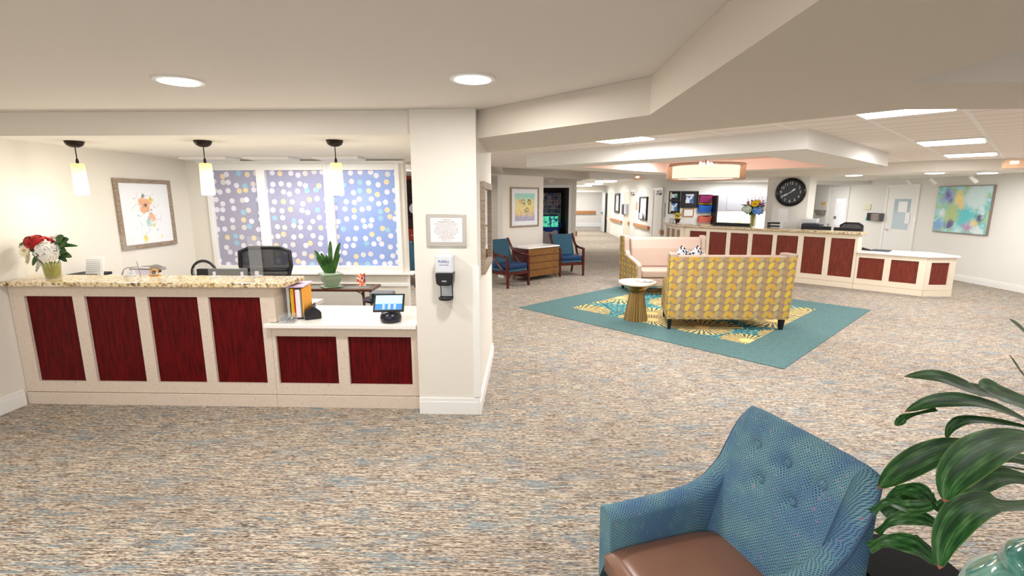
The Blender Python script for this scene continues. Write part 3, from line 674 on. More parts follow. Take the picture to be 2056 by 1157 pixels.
for i in range(3):
    b = MB()
    for j in range(4): b.box(-.05 + i * .045, -.03 + i * .045, -.0113, -.0106, -.06 + j * .012, -.053 + j * .012, rot=(R(-38), 0, R(6)), about=(0, 0, 0))
    tag(b.build('key_column', M_paper, tb), kind=None)
tb.rotation_euler = (0, 0, 0)
t = thing('file_sorter', 'file sorter packed with folders under a lilac folder on the low counter', 'folders', (-1.965, 4.02, LZ), R(8))
MB().box(-.06, .10, -.12, .14, 0, .012).box(.096, .10, -.12, .14, 0, .09).build('frame', M_black, t)
for x0, x1, h, c, nm in [(-.055, -.035, .27, (206, 206, 204), 'binder'), (-.034, -.028, .14, (30, 30, 34), 'clip_board'), (-.025, 0, .26, (246, 190, 30), 'yellow_folder'), (.002, .012, .25, (190, 24, 20), 'red_folder'), (.013, .05, .25, (238, 232, 238), 'papers'), (.052, .060, .24, (150, 150, 160), 'divider'), (.066, .078, .26, (240, 166, 50), 'orange_folder')]:
    MB().box(x0, x1, -.11, .12, .012, h).build(nm, flat(nm.replace('_', ' ') + ' board', c, .6), t)
single('lilac_folder', MB().box(-.075, .09, -.125, .14, 0, .012), flat('lilac card', (212, 192, 218)), 'lilac folder lying on top of the file sorter', 'folder', loc=(-1.965, 4.02, LZ + .271), rz=R(8))
t = thing('clip_tray', 'clear box full of paper clips on the low counter edge', 'box', (-1.955, 3.80, LZ), R(4))
MB().box(-.06, .06, -.045, .045, 0, .004).box(-.06, -.056, -.045, .045, 0, .07).box(.056, .06, -.045, .045, 0, .07).box(-.06, .06, -.045, -.041, 0, .07).box(-.06, .06, .041, .045, 0, .07).build('box', M_plexi, t)
b = MB()
for k in range(90):
    c = Vector((random.uniform(-.045, .045), random.uniform(-.032, .032), random.uniform(.008, .05))); d = Vector((random.uniform(-1, 1), random.uniform(-1, 1), random.uniform(-.5, .5))).normalized() * .011
    b.tube([c - d, c + d], .0014, 4)
tag(b.build('paper_clips', flat('steel clip wire', (120, 134, 144), .25, .9), t), kind='stuff')
t = thing('card_reader', 'black wedge shaped card box beside the paper clip tray', 'box', (-1.80, 3.93, LZ), R(-60))
MB().prism_yz([(-.07, 0), (.06, 0), (.06, .055), (-.005, .115), (-.07, .075)], -.035, .035).build('body', M_black, t, bevel=.008)
MB().box(-.03, .03, -.0745, -.071, .012, .045).build('badge', flat('grey badge', (130, 118, 116), .3), t)
# console table behind
tx0, tx1, ty0, ty1, tz = -3.2, -1.80, 5.48, 5.84, .695
t = thing('console_table', 'dark wood console table with glass inset under the windows', 'table', ((tx0 + tx1) / 2, (ty0 + ty1) / 2, 0))
hx, hy = (tx1 - tx0) / 2, (ty1 - ty0) / 2
MB().box(-hx, hx, -hy, -hy + .07, tz - .03, tz).box(-hx, hx, hy - .07, hy, tz - .03, tz).box(-hx, -hx + .07, -hy + .07, hy - .07, tz - .03, tz).box(hx - .07, hx, -hy + .07, hy - .07, tz - .03, tz).build('table_top', M_darkw, t, bevel=.004)
MB().box(-hx + .07, hx - .07, -hy + .07, hy - .07, tz - .02, tz - .006).build('glass_inset', flat('grey table glass', (150, 152, 146), .08), t)
for sx in (-1, 1):
    for sy in (-1, 1): MB().tube([(sx * (hx - .12), sy * (hy - .05), tz - .03), (sx * (hx - .11), sy * (hy - .05), .35), (sx * (hx - .10), sy * (hy - .05), 0)], [.018, .014, .018], 6).tube([(sx * (hx - .2), sy * (hy - .05), tz - .03), (sx * (hx - .14), sy * (hy - .05), tz - .06), (sx * (hx - .12), sy * (hy - .05), tz - .11)], .007, 6).build('leg', M_darkw, t)
# pot plant
t = thing('potted_plant', 'snake plant in a square green glazed pot on the console table', 'plant', (-2.33, 5.62, tz))
M_celadon = flat('celadon glaze', (150, 168, 140), .2)
def sqp(b, w0, w1, z0, z1):
    a = [(-w0, -w0), (w0, -w0), (w0, w0), (-w0, w0)]; c = [(-w1, -w1), (w1, -w1), (w1, w1), (-w1, w1)]
    return b.add([(x, y, z0) for x, y in a] + [(x, y, z1) for x, y in c], [(3, 2, 1, 0), (4, 5, 6, 7)] + [(i, (i + 1) % 4, 4 + (i + 1) % 4, 4 + i) for i in range(4)])
b = MB(); sqp(b, .10, .115, 0, .018); sqp(b, .065, .095, .018, .09); sqp(b, .095, .105, .09, .15); sqp(b, .115, .115, .15, .17); b.build('pot', M_celadon, t, bevel=.006, rz=R(38))
b = MB(); b.uv = []
for k, (dx, dy, h) in enumerate([(.02, 0, .42), (.12, -.02, .40), (-.12, -.02, .22), (-.08, 0, .27), (.04, -.05, .24), (-.02, -.05, .2), (.1, 0, .26), (-.04, .02, .24), (.0, .03, .3), (-.14, 0, .3), (.07, .03, .22)]):
    b.leaf([(dx * .3, dy * .3, .15), (dx * .6, dy * .6, .15 + h * .4), (dx * 1.0, dy, .15 + h * .8), (dx * 1.25, dy * 1.1, .15 + h * .96)], .055, 8, .25, up=(0, -1, 0))
b.build('leaf', M_green, t, smooth=True)
t = thing('photo_stand', 'small clear photo stand with a picture of two people on the console table', 'photo', (-1.98, 5.66, tz), R(5))
MB().box(-.06, .06, -.004, .004, 0, .19).build('stand', M_plexi, t)
m = Mat('colourful photo print', rough=.4); v = m.voro(m.coord(), 42); m.color(m.ramp(m.white(v.outputs['Position']), [(0, (232, 130, 90)), (.3, (250, 244, 240)), (.55, (204, 40, 40)), (.75, (240, 190, 150)), (.9, (60, 70, 120))], True))
MB().box(-.05, .05, -.007, -.005, .01, .17).build('photo', m, t)
t = thing('telephone', 'pale blue grey telephone on the console table beside the file sorter', 'telephone', (-2.93, 5.62, tz), R(-20))
MB().prism_yz([(-.09, 0), (.09, 0), (.09, .05), (.02, .09), (-.09, .035)], -.10, .10).build('body', flat('pale blue grey plastic', (188, 204, 208), .4), t, bevel=.01)
MB().tube([(-.12, 0, .07), (-.06, 0, .11), (.06, 0, .11), (.12, 0, .07)], [.022, .018, .018, .022], 8).build('handset', flat('pale blue grey plastic', (188, 204, 208)), t, smooth=True)
t = thing('voice_speaker', 'squat dark electronic box on a small black table behind the payment tablet', 'speaker', (-1.60, 5.25, .64))
MB().box(-.13, .12, -.08, .08, 0, .075).build('body', M_grey, t, bevel=.01); MB().box(-.1, .0, -.084, -.0805, .01, .065).build('front', M_black, t)
single('side_table', MB().lathe([(.02, 0), (.2, .01), (.02, .03), (.02, .6), (.2, .62), (.2, .64)], 24), M_black, 'small round black table under the squat electronic box', 'table', loc=(-1.62, 5.25, 0))
# shallow ceiling boxes near the windows
for (x0, x1), l in [((-4.0, -3.45), 'shallow white ceiling fixture above the window nearest the flower picture'), ((-3.25, -2.72), 'shallow white ceiling fixture above the middle window'), ((-2.45, -1.92), 'shallow white ceiling fixture above the window nearest the pillar')]:
    single('ceiling_fixture', MB().box(x0, x1, 5.6, 5.9, 2.18, 2.21), M_wall2, l, 'ceiling light', bevel=.005)
# framed pictures
def picture(name, label, W_, H_, fw, mat_w, art, loc, rot, frm, depth=.03, matc=(240, 242, 246)):
    t = thing(name, label, 'picture', loc); t.rotation_euler = rot
    w2, h2 = W_ / 2, H_ / 2
    MB().box(-w2, -w2 + fw, -depth, 0, -h2, h2).box(w2 - fw, w2, -depth, 0, -h2, h2).box(-w2 + fw, w2 - fw, -depth, 0, h2 - fw, h2).box(-w2 + fw, w2 - fw, -depth, 0, -h2, -h2 + fw).build('frame', frm, t, bevel=.003)
    if mat_w: MB().box(-w2 + fw, w2 - fw, -.012, -.002, -h2 + fw, h2 - fw).build('mount', flat('picture mount %d %d %d' % matc, matc, .6), t)
    a = fw + mat_w
    MB().box(-w2 + a, w2 - a, -.015, -.0121, -h2 + a, h2 - a).build('artwork', art, t)
    return t
# flower drawing
m = Mat('loose flower drawing', rough=.6); p = m.xyz(); nz = m.noise(m.coord(), 14, 4, .6)
x, z = p[0], p[2]
def blob(cx, cz, r, k=.05): return mx(0.0, mn(1.0, (r - (sq((x - cx) * (x - cx) + (z - cz) * (z - cz)) + (nz - .5) * k * 2.6)) * 45 + .5))
c = m.mix(blob(-.02, .10, .085, .09), (242, 244, 248), (238, 178, 138)); c = m.mix(blob(.07, .16, .03), c, (228, 204, 60)); c = m.mix(blob(.06, -.03, .05, .08), c, (234, 184, 156))
c = m.mix(blob(.0, -.10, .035, .06), c, (176, 216, 208)); c = m.mix(blob(-.01, .09, .014, .02), c, (96, 70, 60)); c = m.mix(blob(-.07, -.27, .035, .04), c, (238, 218, 130)); c = m.mix(blob(.09, -.13, .022, .05), c, (240, 220, 140)); c = m.mix(blob(.18, -.26, .014, .03), c, (240, 224, 150))
ln = m.noise(m.coord(), 9, 1, .4); c = m.mix((ab(ln - .5) < .006) * (sq(x * x * 1.6 + z * z) < .27), c, (150, 150, 150)); c = m.mix(blob(-.03, .2, .02, .05), c, (120, 150, 120)); m.color(c)
picture('framed_picture', 'framed loose flower drawing on the left wall behind reception', .80, .75, .045, .0, m, (-4.28, 5.37, 1.57), (0, 0, R(90)), M_frame)
# wall plaque and dispenser on pillar
t = thing('wall_plaque', 'silver framed thank you plaque on the pillar above the hand sanitizer', 'plaque', (-.612, 3.70, 1.50))
MB().box(-.152, .152, -.018, 0, -.125, .12).build('frame', flat('satin silver frame', (196, 188, 178), .3, .7), t, bevel=.003); MB().box(-.12, .122, -.021, -.0181, -.09, .092).build('plate', flat('pink cream plate', (246, 234, 232), .5), t)
M_print = flat('grey engraved print', (118, 106, 110), .6)
for i, (s_, sz) in enumerate([('In recognition of', .013), ('Management & Staff', .016), ('for their service, care, professional guidance', .0105), ('and unselfish implementation of the', .0105), ('Healthcare Coronavirus Program, during', .0105), ('the Coronavirus Pandemic in January 2020', .0105), ('Your every deed done we will never', .013), ('and we will never forget you', .013), ('In grateful appreciation', .0115), ('The Residents & Families', .0125), ('December 2, 2021', .0105)]):
    text('engraving', s_, sz, M_print, t, (0, -.0215, .078 - i * .0152), (R(90), 0, 0), ext=.0003)
t = thing('sanitizer_dispenser', 'black and clear hand sanitizer dispenser mounted on the pillar', 'dispenser', (-.622, 3.70, 1.14))
MB().box(-.068, .068, -.11, 0, .04, .18).build('cover', Mat('smoky clear cover', (214, 218, 224), .12), t, bevel=.014); MB().prism_xz([(-.068, .04), (.068, .04), (.062, -.04), (.04, -.055), (-.04, -.055), (-.062, -.04)], -.115, 0).build('body', M_black, t, bevel=.008)
MB().box(-.045, .045, -.012, 0, -.16, -.05).build('backplate', M_lgrey, t); MB().box(-.048, -.042, -.014, 0, -.16, -.05).box(.042, .048, -.014, 0, -.16, -.05).build('side_rail', M_black, t)
MB().lathe([(.02, -.175), (.055, -.17), (.058, -.155), (.05, -.155)], 20, (0, -.055, 0)).box(-.05, .05, -.05, 0, -.172, -.155).build('drip_tray', M_black, t)
text('logo', 'PURELL', .026, flat('purell blue', (30, 60, 150)), t, (0, -.1105, .13), (R(90), 0, 0)); text('fine_print', 'HAND SANITIZER', .009, flat('print blue grey', (90, 110, 160)), t, (0, -.1105, .105), (R(90), 0, 0)); text('logo', 'GOJO', .014, M_paper, t, (0, -.1158, -.018), (R(90), 0, 0))
# mirror on pillar side
t = thing('wall_mirror', 'tall wood framed mirror on the lobby side of the pillar', 'mirror', (-.38, 4.44, 1.49)); t.rotation_euler = (0, 0, R(90))
w2, h2, f = .44, .385, .06
MB().box(-w2, -w2 + f, -.035, 0, -h2, h2).box(w2 - f, w2, -.035, 0, -h2, h2).box(-w2 + f, w2 - f, -.035, 0, h2 - f, h2).box(-w2 + f, w2 - f, -.035, 0, -h2, -h2 + f).build('frame', M_frame, t, bevel=.003)
MB().box(-w2 + f, w2 - f, -.012, -.002, -h2 + f, h2 - f).build('mirror_glass', M_mirror, t)
# seen through the gap
t = thing('china_cabinet', 'red cherry wood cabinet seen through the gap beside the windows', 'cabinet', (-2.85, 11.0, 0))
MB().box(-.6, .6, 0, .45, 0, 1.05).box(-.6, .6, .1, .45, 2.15, 2.23).box(-.6, -.52, .1, .45, 1.05, 2.15).box(.52, .6, .1, .45, 1.05, 2.15).box(-.52, .52, .42, .45, 1.05, 2.15).build('body', M_hutch, t)
MB().box(-.52, .52, .12, .42, 1.35, 1.37).box(-.52, .52, .12, .42, 1.7, 1.72).box(-.52, .52, .415, .419, 1.05, 2.15).build('shelf', flat('dark shelf', (60, 26, 18)), t)
for k in range(3):
    for s_ in (-.57, .02): d = MB().box(s_, s_ + .55, -.015, 0, .32 + k * .24, .53 + k * .24).build('drawer', M_hutch, t, bevel=.004); MB().box(s_ + .2, s_ + .35, -.03, -.016, .42 + k * .24, .435 + k * .24).build('handle', M_chrome, d)
single('plate', MB().lathe([(.02, 0), (.13, .02), (.13, .03)], 20), M_paper, 'white plate standing in the red cabinet', 'plate', loc=(-2.6, 11.32, 1.50), rot=(R(75), 0, 0))

# ================================================================== LOBBY
# ceiling lights
def tile_light(a, b, label):
    x, y = uv(a, b); t = thing('ceiling_light', label, 'ceiling light', (x, y, ZC), R(45), 'recessed square lobby lights')
    MB().box(-.3, .3, -.3, .3, -.012, -.001).build('frame', M_trim, t); MB().box(-.27, .27, -.27, .27, -.022, -.0121).build('diffuser', M_light, t, bevel=.008)
for a, b, l in TILES: tile_light(a, b, l)
for (x, y), l in zip(DOWN, ['round recessed downlight nearest the left wall', 'round recessed downlight in front of the pillar']):
    t = thing('downlight', l, 'ceiling light', (x, y, ZC)); MB().lathe([(.125, 0), (.125, -.008), (.10, -.01), (.10, 0)], 28).build('rim', M_trim, t); MB().lathe([(.10, -.002), (.10, -.012), (.05, -.014)], 28).build('lens', M_lightw, t)
for (x, y), l in zip(STAT, ['round ceiling light over the computers beside the clock pillar', 'oval looking ceiling light between clock pillar and painting, nearer the pillar', 'ceiling light of the lowered ceiling nearest the painting']):
    t = thing('downlight', l, 'ceiling light', (x, y, ZL)); MB().lathe([(.16, 0), (.16, -.01), (.14, -.02)], 24).build('rim', M_trim, t); MB().lathe([(.14, -.018), (.13, -.03), (.05, -.035)], 24).build('lens', M_lightw, t)
for (x, y), l in zip(CORR, ['corridor ceiling light nearest the lobby', 'middle one of the three corridor ceiling lights', 'corridor ceiling light furthest down the hall']):
    t = thing('corridor_light', l, 'ceiling light', (x, y, ZC - .002)); MB().box(-.36, .36, -.36, .36, -.03, 0).build('base', M_trim, t, bevel=.02); MB().box(-.34, .34, -.34, .34, -.07, -.031).build('diffuser', M_lightw, t, bevel=.03)
# drum chandelier
t = thing('drum_chandelier', 'large double drum chandelier in sheer taupe fabric over the rug', 'lamp', (2.66, 7.5, 2.015))
def ring(r, z0, z1, th=.004, n=48): return MB().add([((r - d) * math.cos(2 * math.pi * k / n), (r - d) * math.sin(2 * math.pi * k / n), z) for d, z in ((0, z0), (0, z1), (th, z1), (th, z0)) for k in range(n)], [(j * n + k, j * n + (k + 1) % n, ((j + 1) % 4) * n + (k + 1) % n, ((j + 1) % 4) * n + k) for j in range(4) for k in range(n)])
ring(.55, 0, .215).build('outer_shade', M_sheer, t, smooth=False); ring(.47, .02, .19).build('inner_shade', M_drum, t)
MB().lathe([(.467, .022), (.467, .03)], 48).build('bottom_diffuser', M_drum, t)
b = ring(.552, -.003, .004, .008); q = ring(.552, .211, .218, .008); b.add(q.v, q.f); b.tube([(0, 0, .03), (0, 0, .35)], .012).tube([(-.55, 0, .2), (.55, 0, .2)], .005).tube([(0, -.55, .2), (0, .55, .2)], .005).lathe([(.07, .335), (.07, .352)], 20); b.build('frame', M_bronze, t)
b = MB()
for k in range(4): b.ball((.08 * math.cos(k * 1.57), .08 * math.sin(k * 1.57), .235), .022, n=8)
b.build('bulb', M_light, t)
l = bpy.data.lights.new('drum_light', 'POINT'); l.energy = 26; l.shadow_soft_size = .12; l.color = (1, .88, .8); lo = bpy.data.objects.new('drum_light', l); COL.objects.link(lo); lo.location = (2.66, 7.5, 2.31)
# rug
rc_ = (2.66, 7.62)
def rd(r): return [(rc_[0] - r, rc_[1]), (rc_[0], rc_[1] - r), (rc_[0] + r, rc_[1]), (rc_[0], rc_[1] + r)]
t = thing('area_rug', 'square teal bordered area rug inlaid under the two sofas', 'rug', (0, 0, 0)); o_, i_ = rd(2.78), rd(1.93); b = MB()
for k in range(4): b.prism([o_[k], o_[(k + 1) % 4], i_[(k + 1) % 4], i_[k]], .001, .008)
b.build('border', M_teal, t); MB().prism(rd(1.929), .001, .0075).build('field', M_rugp, t)
# sofas
def sofa(label, loc, rz):
    t = thing('sofa', label, 'sofa', loc, rz, 'high backed two seat sofas on the rug'); W = .80
    prof = [(.40, .15), (.43, .62), (.45, 1.03), (.26, 1.03), (.235, .95), (.20, .76), (.13, .68), (-.05, .645), (-.34, .585), (-.40, .54), (-.41, .15)]
    for s in (-1, 1):
        MB().prism_yz(prof, s * W - (.1 if s > 0 else 0), s * W + (0 if s > 0 else .1)).taper().build('arm', M_leather, t, bevel=.018, seg=3)
        pr = [(y + (.012 if y > .2 else -.0) * 0, z) for y, z in [(.40, .165), (.43, .62), (.447, 1.012), (.27, 1.012), (.25, .94), (.215, .75), (.14, .665), (-.05, .63), (-.33, .57), (-.385, .53), (-.395, .165)]]
        MB().prism_yz(pr, s * (W + .001) - (0 if s > 0 else .008), s * (W + .001) + (.008 if s > 0 else 0)).taper().build('side_panel', M_leafY, t, bevel=.002)
    back = MB().prism_yz([(.38, .15), (.41, .62), (.43, .995), (.27, .995), (.22, .80), (.18, .40), (.18, .15)], -W + .1, W - .1)
    back.taper().build('backrest', M_leather, t, bevel=.015, seg=3)
    MB().prism_yz([(.401, .15), (.431, .62), (.451, .985), (.459, .985), (.439, .62), (.409, .15)], -W + .004, W - .004).taper().build('back_panel', M_leafX, t, bevel=.002)
    c = MB().prism_yz([(.20, .46), (.24, .80), (.30, .985), (.20, .99), (.13, .80), (.08, .46)], -W + .105, W - .105); c.taper().build('back_cushion', M_leather, t, bevel=.03, seg=3)
    MB().box(-W + .103, W - .103, -.40, .19, .17, .31).taper().build('seat_base', M_leather, t, bevel=.01)
    MB().box(-W + .105, W - .105, -.405, .12, .318, .46).taper().build('seat_cushion', M_leather, t, bevel=.035, seg=3)
    for sx in (-1, 1):
        for sy, yy in ((-1, -.36), (1, .35)): MB().add([(sx * (W - .05) + dx * k, yy + dy * k, z) for z, k in ((.155, 1), (.0, .62)) for dx, dy in ((-.03, -.03), (.03, -.03), (.03, .03), (-.03, .03))], [(0, 1, 2, 3), (7, 6, 5, 4), (0, 4, 5, 1), (1, 5, 6, 2), (2, 6, 7, 3), (3, 7, 4, 0)]).taper().build('leg', M_black, t)
    return t
sofa('yellow leaf patterned sofa seen from behind', (2.66, 6.72, .009), R(180))
sofa('taupe leather sofa facing the camera with two small cushions', (2.63, 9.05, .009), 0)
m = Mat('black and white damask cushion', rough=.9); v = m.noise(m.coord(), 22, 2, .5); m.color(m.mix(v > .5, (236, 236, 240), (40, 42, 54))); M_dam = m
for x, r_, ry, l in [(2.89, R(38), 0, 'black and white patterned cushion leaning left of its twin on the taupe sofa'), (3.15, R(50), 0, 'black and white patterned cushion in the corner of the taupe sofa')]:
    def pil(u, v, h=.17):
        a, c_ = u * 2 - 1, v; return 0
    b = MB(); n = 12
    for sgn in (-1, 1):
        b.grid(lambda u, v: ((u * 2 - 1) * .17 * (1 - .1 * (1 - abs(v * 2 - 1)) * abs(u * 2 - 1)), sgn * .06 * ((1 - (u * 2 - 1) ** 4) * (1 - (v * 2 - 1) ** 4)) ** .6, (v * 2 - 1) * .17 * (1 - .1 * (1 - abs(u * 2 - 1)) * abs(v * 2 - 1))), n, n)
    o = b.build('cushion', M_dam, smooth=True); o.location = (x, 8.98, .462 + .245); o.scale = (.8, .8, .8); o.rotation_euler = (R(-18), r_, 0); tag(o, l, 'cushion', 'patterned cushions on the taupe sofa')
# side table
t = thing('side_table', 'round marble topped table with fluted antique gold pedestal', 'table', (1.585, 6.87, .009))
MB().lathe([(.155, 0), (.15, .03), (.125, .2), (.10, .36), (.095, .40), (.11, .43)], 72, flute=.10, nf=24).build('pedestal', M_brass, t, smooth=False)
MB().lathe([(.10, .40), (.12, .45), (.17, .49), (.235, .515), (.25, .53)], 40).build('flare', M_brass, t, smooth=True)
MB().lathe([(.25, .528), (.262, .532), (.266, .548), (.262, .563), (.25, .565)], 48).build('table_top', Mat('pale marble', (240, 232, 220), .25), t, smooth=False)
for i, (dx, dy, r_, c, l) in enumerate([(-.03, .02, 12, (206, 214, 230), 'blue grey magazine lying undermost on the round marble table'), (.04, .0, -20, (236, 170, 160), 'pink covered magazine on top on the round marble table'), (.11, -.03, 40, (150, 160, 176), 'dark grey magazine at the table edge toward the sofa back')]):
    mm = Mat('printed cover %d' % i, c, .35); nn = mm.noise(mm.coord(), 18, 2); mm.color(mm.ramp(nn, [(.45, c), (.55, (250, 250, 250))]))
    o = MB().box(-.075, .075, -.105, .105, 0, .004).build('magazine', mm); o.location = (1.585 + dx, 6.87 + dy, .574 + .0045 * i); o.rotation_euler = (0, 0, R(r_)); tag(o, l, 'magazine')
# open arm chairs
def arm_chair(label, loc, rz):
    t = thing('armchair', label, 'chair', loc, rz, 'blue armchairs beside the reeded chest'); W = .29
    MB().box(-W + .03, W - .03, -.29, .22, .30, .36).build('seat_base', M_tealf, t, bevel=.02)
    MB().box(-W + .03, W - .03, -.30, .20, .362, .46).build('seat_cushion', M_bluef, t, bevel=.03, seg=3)
    MB().prism_yz([(.17, .30), (.24, .30), (.36, .90), (.29, .92), (.20, .62), (.14, .46)], -W + .03, W - .03).build('backrest', M_tealf, t, bevel=.018, seg=3)
    for s in (-1, 1):
        x = s * (W - .003)
        MB().tube([(x, -.295, .0), (x, -.285, .30), (x, -.28, .615)], [.026, .032, .03], 4).build('leg', M_mahog, t)
        MB().tube([(x, .33, 0), (x, .25, .30)], [.024, .032], 4).build('leg', M_mahog, t)
        b = MB().tube([(x, -.30, .615), (x, -.05, .625), (x, .12, .66), (x, .22, .74), (x, .31, .88), (x, .335, .92)], .028, 6)
        b.tube([(x, .12, .66), (x, .05, .50), (x, -.1, .38), (x, -.28, .31)], .024, 6); b.build('arm', M_mahog, t, smooth=True)
    MB().box(-W, W, -.305, -.27, .25, .31).box(-W, -W + .035, -.27, .28, .25, .31).box(W - .035, W, -.27, .28, .25, .31).box(-W, W, .25, .28, .25, .31).build('seat_frame', M_mahog, t, bevel=.004)
    return t
arm_chair('blue armchair with mahogany arms between the mirror and the reeded chest', (-.37, 9.70, 0), R(45))
arm_chair('blue armchair with mahogany arms at the far end of the reeded chest, by the corridor', (.92, 11.14, 0), R(20))
# chest
t = thing('chest_of_drawers', 'reeded walnut chest of four drawers with a white stone top', 'chest', (.37, 10.37, 0), R(45)); W, D, H = .475, .50, .695
MB().box(-W, W, .014, D, .09, H).build('body', M_mahog, t, bevel=.004); MB().box(-W - .012, W + .012, -.02, D + .01, H, H + .03).build('stone_top', M_white, t, bevel=.005)
dh = (H - .10) / 4
for k in range(4):
    z0 = .098 + k * dh; b = MB().box(-W + .012, W - .012, .004, .013, z0, z0 + dh - .012)
    for j in range(24): xx = -W + .014 + j * .0394; b.box(xx + .003, xx + .036, -.004, .0039, z0 + .004, z0 + dh - .016)
    d = b.build('drawer', M_walnut, t)
    for sx in (-.33, .33): MB().ball((sx, -.018, z0 + dh / 2 - .005), .012).tube([(sx, -.018, z0 + dh / 2 - .005), (sx, 0, z0 + dh / 2 - .005)], .005).build('knob', M_brass, d)
for sx in (-1, 1):
    for sy in (.04, D - .04): MB().tube([(sx * (W - .05), sy, .095), (sx * (W - .01), sy + (-.02 if sy < .1 else .02), 0)], [.026, .016], 4).build('leg', M_walnut, t)
# print on northwest wall
m = Mat('abstract turquoise and yellow print', rough=.5); p = m.xyz(); x, z = p[0], p[2]; nz = m.noise(m.coord(), 10, 3, .6)
c = m.ramp(z * 1.1 + nz * .5 + .25, [(.2, (176, 172, 206)), (.38, (238, 214, 146)), (.6, (236, 226, 160)), (.78, (160, 220, 206))])
for cx, cz, r, rr in [(-.05, .12, .045, .008), (.14, .11, .05, .011), (.12, .14, .03, .006), (-.02, .07, .03, .006), (.07, -.06, .045, .009), (.0, -.08, .03, .006)]:
    dd = sq((x - cx) * (x - cx) * 1.4 + (z - cz) * (z - cz)); c = m.mix(ab(dd - r) < rr, c, (64, 92, 104))
c = m.mix(blob(.14, .10, .03, .03), c, (250, 200, 40)); c = m.mix(blob(-.14, .12, .05, .05), c, (244, 178, 120)); m.color(c)
picture('framed_picture', 'taupe framed abstract print with yellow and turquoise circles above the reeded chest', .89, .875, .035, .10, m, (-.055 + .001, 10.995 - .001, 1.54), (0, 0, R(45)), M_frame)
# big painting
m = Mat('abstract colour field painting', rough=.5); p = m.xyz(); x, z = p[0], p[2]; nz = m.noise(m.coord(), 7, 7, .75, dist=.8)
n2 = m.noise(m.coord(loc=(4, 2, 8)), 2.2, 4, .6)
c = m.ramp(n2 + (z * -.12), [(.38, (206, 234, 238)), (.47, (150, 220, 222)), (.52, (186, 206, 150)), (.58, (110, 206, 212)), (.66, (226, 236, 240))])
def bl(cx, cz, r, k): return mx(0.0, mn(1.0, (r - (sq((x - cx) * (x - cx) + (z - cz) * (z - cz)) + (nz - .5) * k)) * 9 + .45))
for cx, cz, r, k, cl in [(.1, -.08, .26, .5, (98, 206, 214)), (-.1, .25, .14, .5, (244, 224, 140)), (0, .1, .1, .45, (242, 214, 150)), (.3, .25, .26, .4, (212, 236, 238)), (-.22, -.1, .2, .5, (184, 208, 144)), (-.35, .28, .16, .5, (150, 172, 220)), (-.36, .30, .07, .4, (110, 90, 160)), (-.28, .18, .05, .3, (96, 84, 140)), (-.24, -.33, .08, .5, (110, 96, 150)), (.45, -.18, .07, .4, (80, 70, 110)), (.22, -.36, .1, .5, (190, 150, 196)), (.36, -.28, .06, .5, (236, 216, 140)), (-.5, -.36, .12, .4, (128, 168, 222)), (-.46, -.08, .08, .4, (226, 240, 246))]:
    c = m.mix(bl(cx, cz, r, k), c, cl)
m.color(c)
t = thing('canvas_painting', 'large abstract canvas painting in turquoise, yellow and violet on the far right wall', 'painting', (9.25, 10.67, 1.50)); t.rotation_euler = (0, 0, R(-90))
MB().box(-.66, .66, -.045, 0, -.5, .5).build('frame', flat('taupe float frame', (150, 132, 126), .5), t); MB().box(-.645, .645, -.055, -.046, -.485, .485).build('canvas', m, t)
# clock
t = thing('wall_clock', 'large round black wall clock with white numerals reading twenty to two', 'clock', (5.965, 11.335, 1.87)); t.rotation_euler = (0, 0, R(-45))
b = MB(); b.lathe([(.30, 0), (.318, .02), (.315, .04), (.285, .065), (.262, .06), (.25, .03), (.25, 0)], 56); o = b.build('rim', flat('glossy black clock rim', (14, 14, 18), .15), t, smooth=True); o.rotation_euler = (R(90), 0, 0)
o = MB().lathe([(.25, .012), (.25, .02), (.01, .0201)], 56).build('dial', flat('slate dial', (58, 64, 74), .4), t); o.rotation_euler = (R(90), 0, 0)
M_num = flat('pale numeral enamel', (226, 230, 226), .5)
for k in range(1, 13):
    a = R(k * 30); text('numeral', str(k), .086, M_num, t, (.2 * math.sin(a), -.0225, .2 * math.cos(a)), (R(90), 0, 0), ext=.0008)
for nm, a, L, wd in [('hour_hand', 50, .135, .024), ('minute_hand', 240, .20, .02)]:
    a = R(a); d = Vector((math.sin(a), 0, math.cos(a))); s_ = Vector((d.z, 0, -d.x)); b = MB()
    y = -.026 if nm[0] == 'h' else -.029
    pts = [d * -.03, d * L * .35 + s_ * wd * .5, d * L * .62 + s_ * wd, d * L, d * L * .62 - s_ * wd, d * L * .35 - s_ * wd * .5]
    b.prism_xz([(q.x, q.z) for q in pts], y, y + .002); b.build(nm, M_num, t)
MB().lathe([(.014, .024), (.01, .034)], 16).build('hub', M_num, t, rot=(R(90), 0, 0))
# notice on pillar
def on45(px, py, c=17.3):
    d = ray(px, py); k = c / (d.x + d.y) ; return _C + d * k
p0, p1 = on45(1571, 424), on45(1594, 450)
o = MB().box(-.10, .10, -.004, 0, -.15, .15).build('notice_sheet', M_paper); o.location = (5.88, 11.42 - .003, 1.35); o.rotation_euler = (0, 0, R(-45)); tag(o, 'white notice sheet on the pillar under the clock', 'paper')
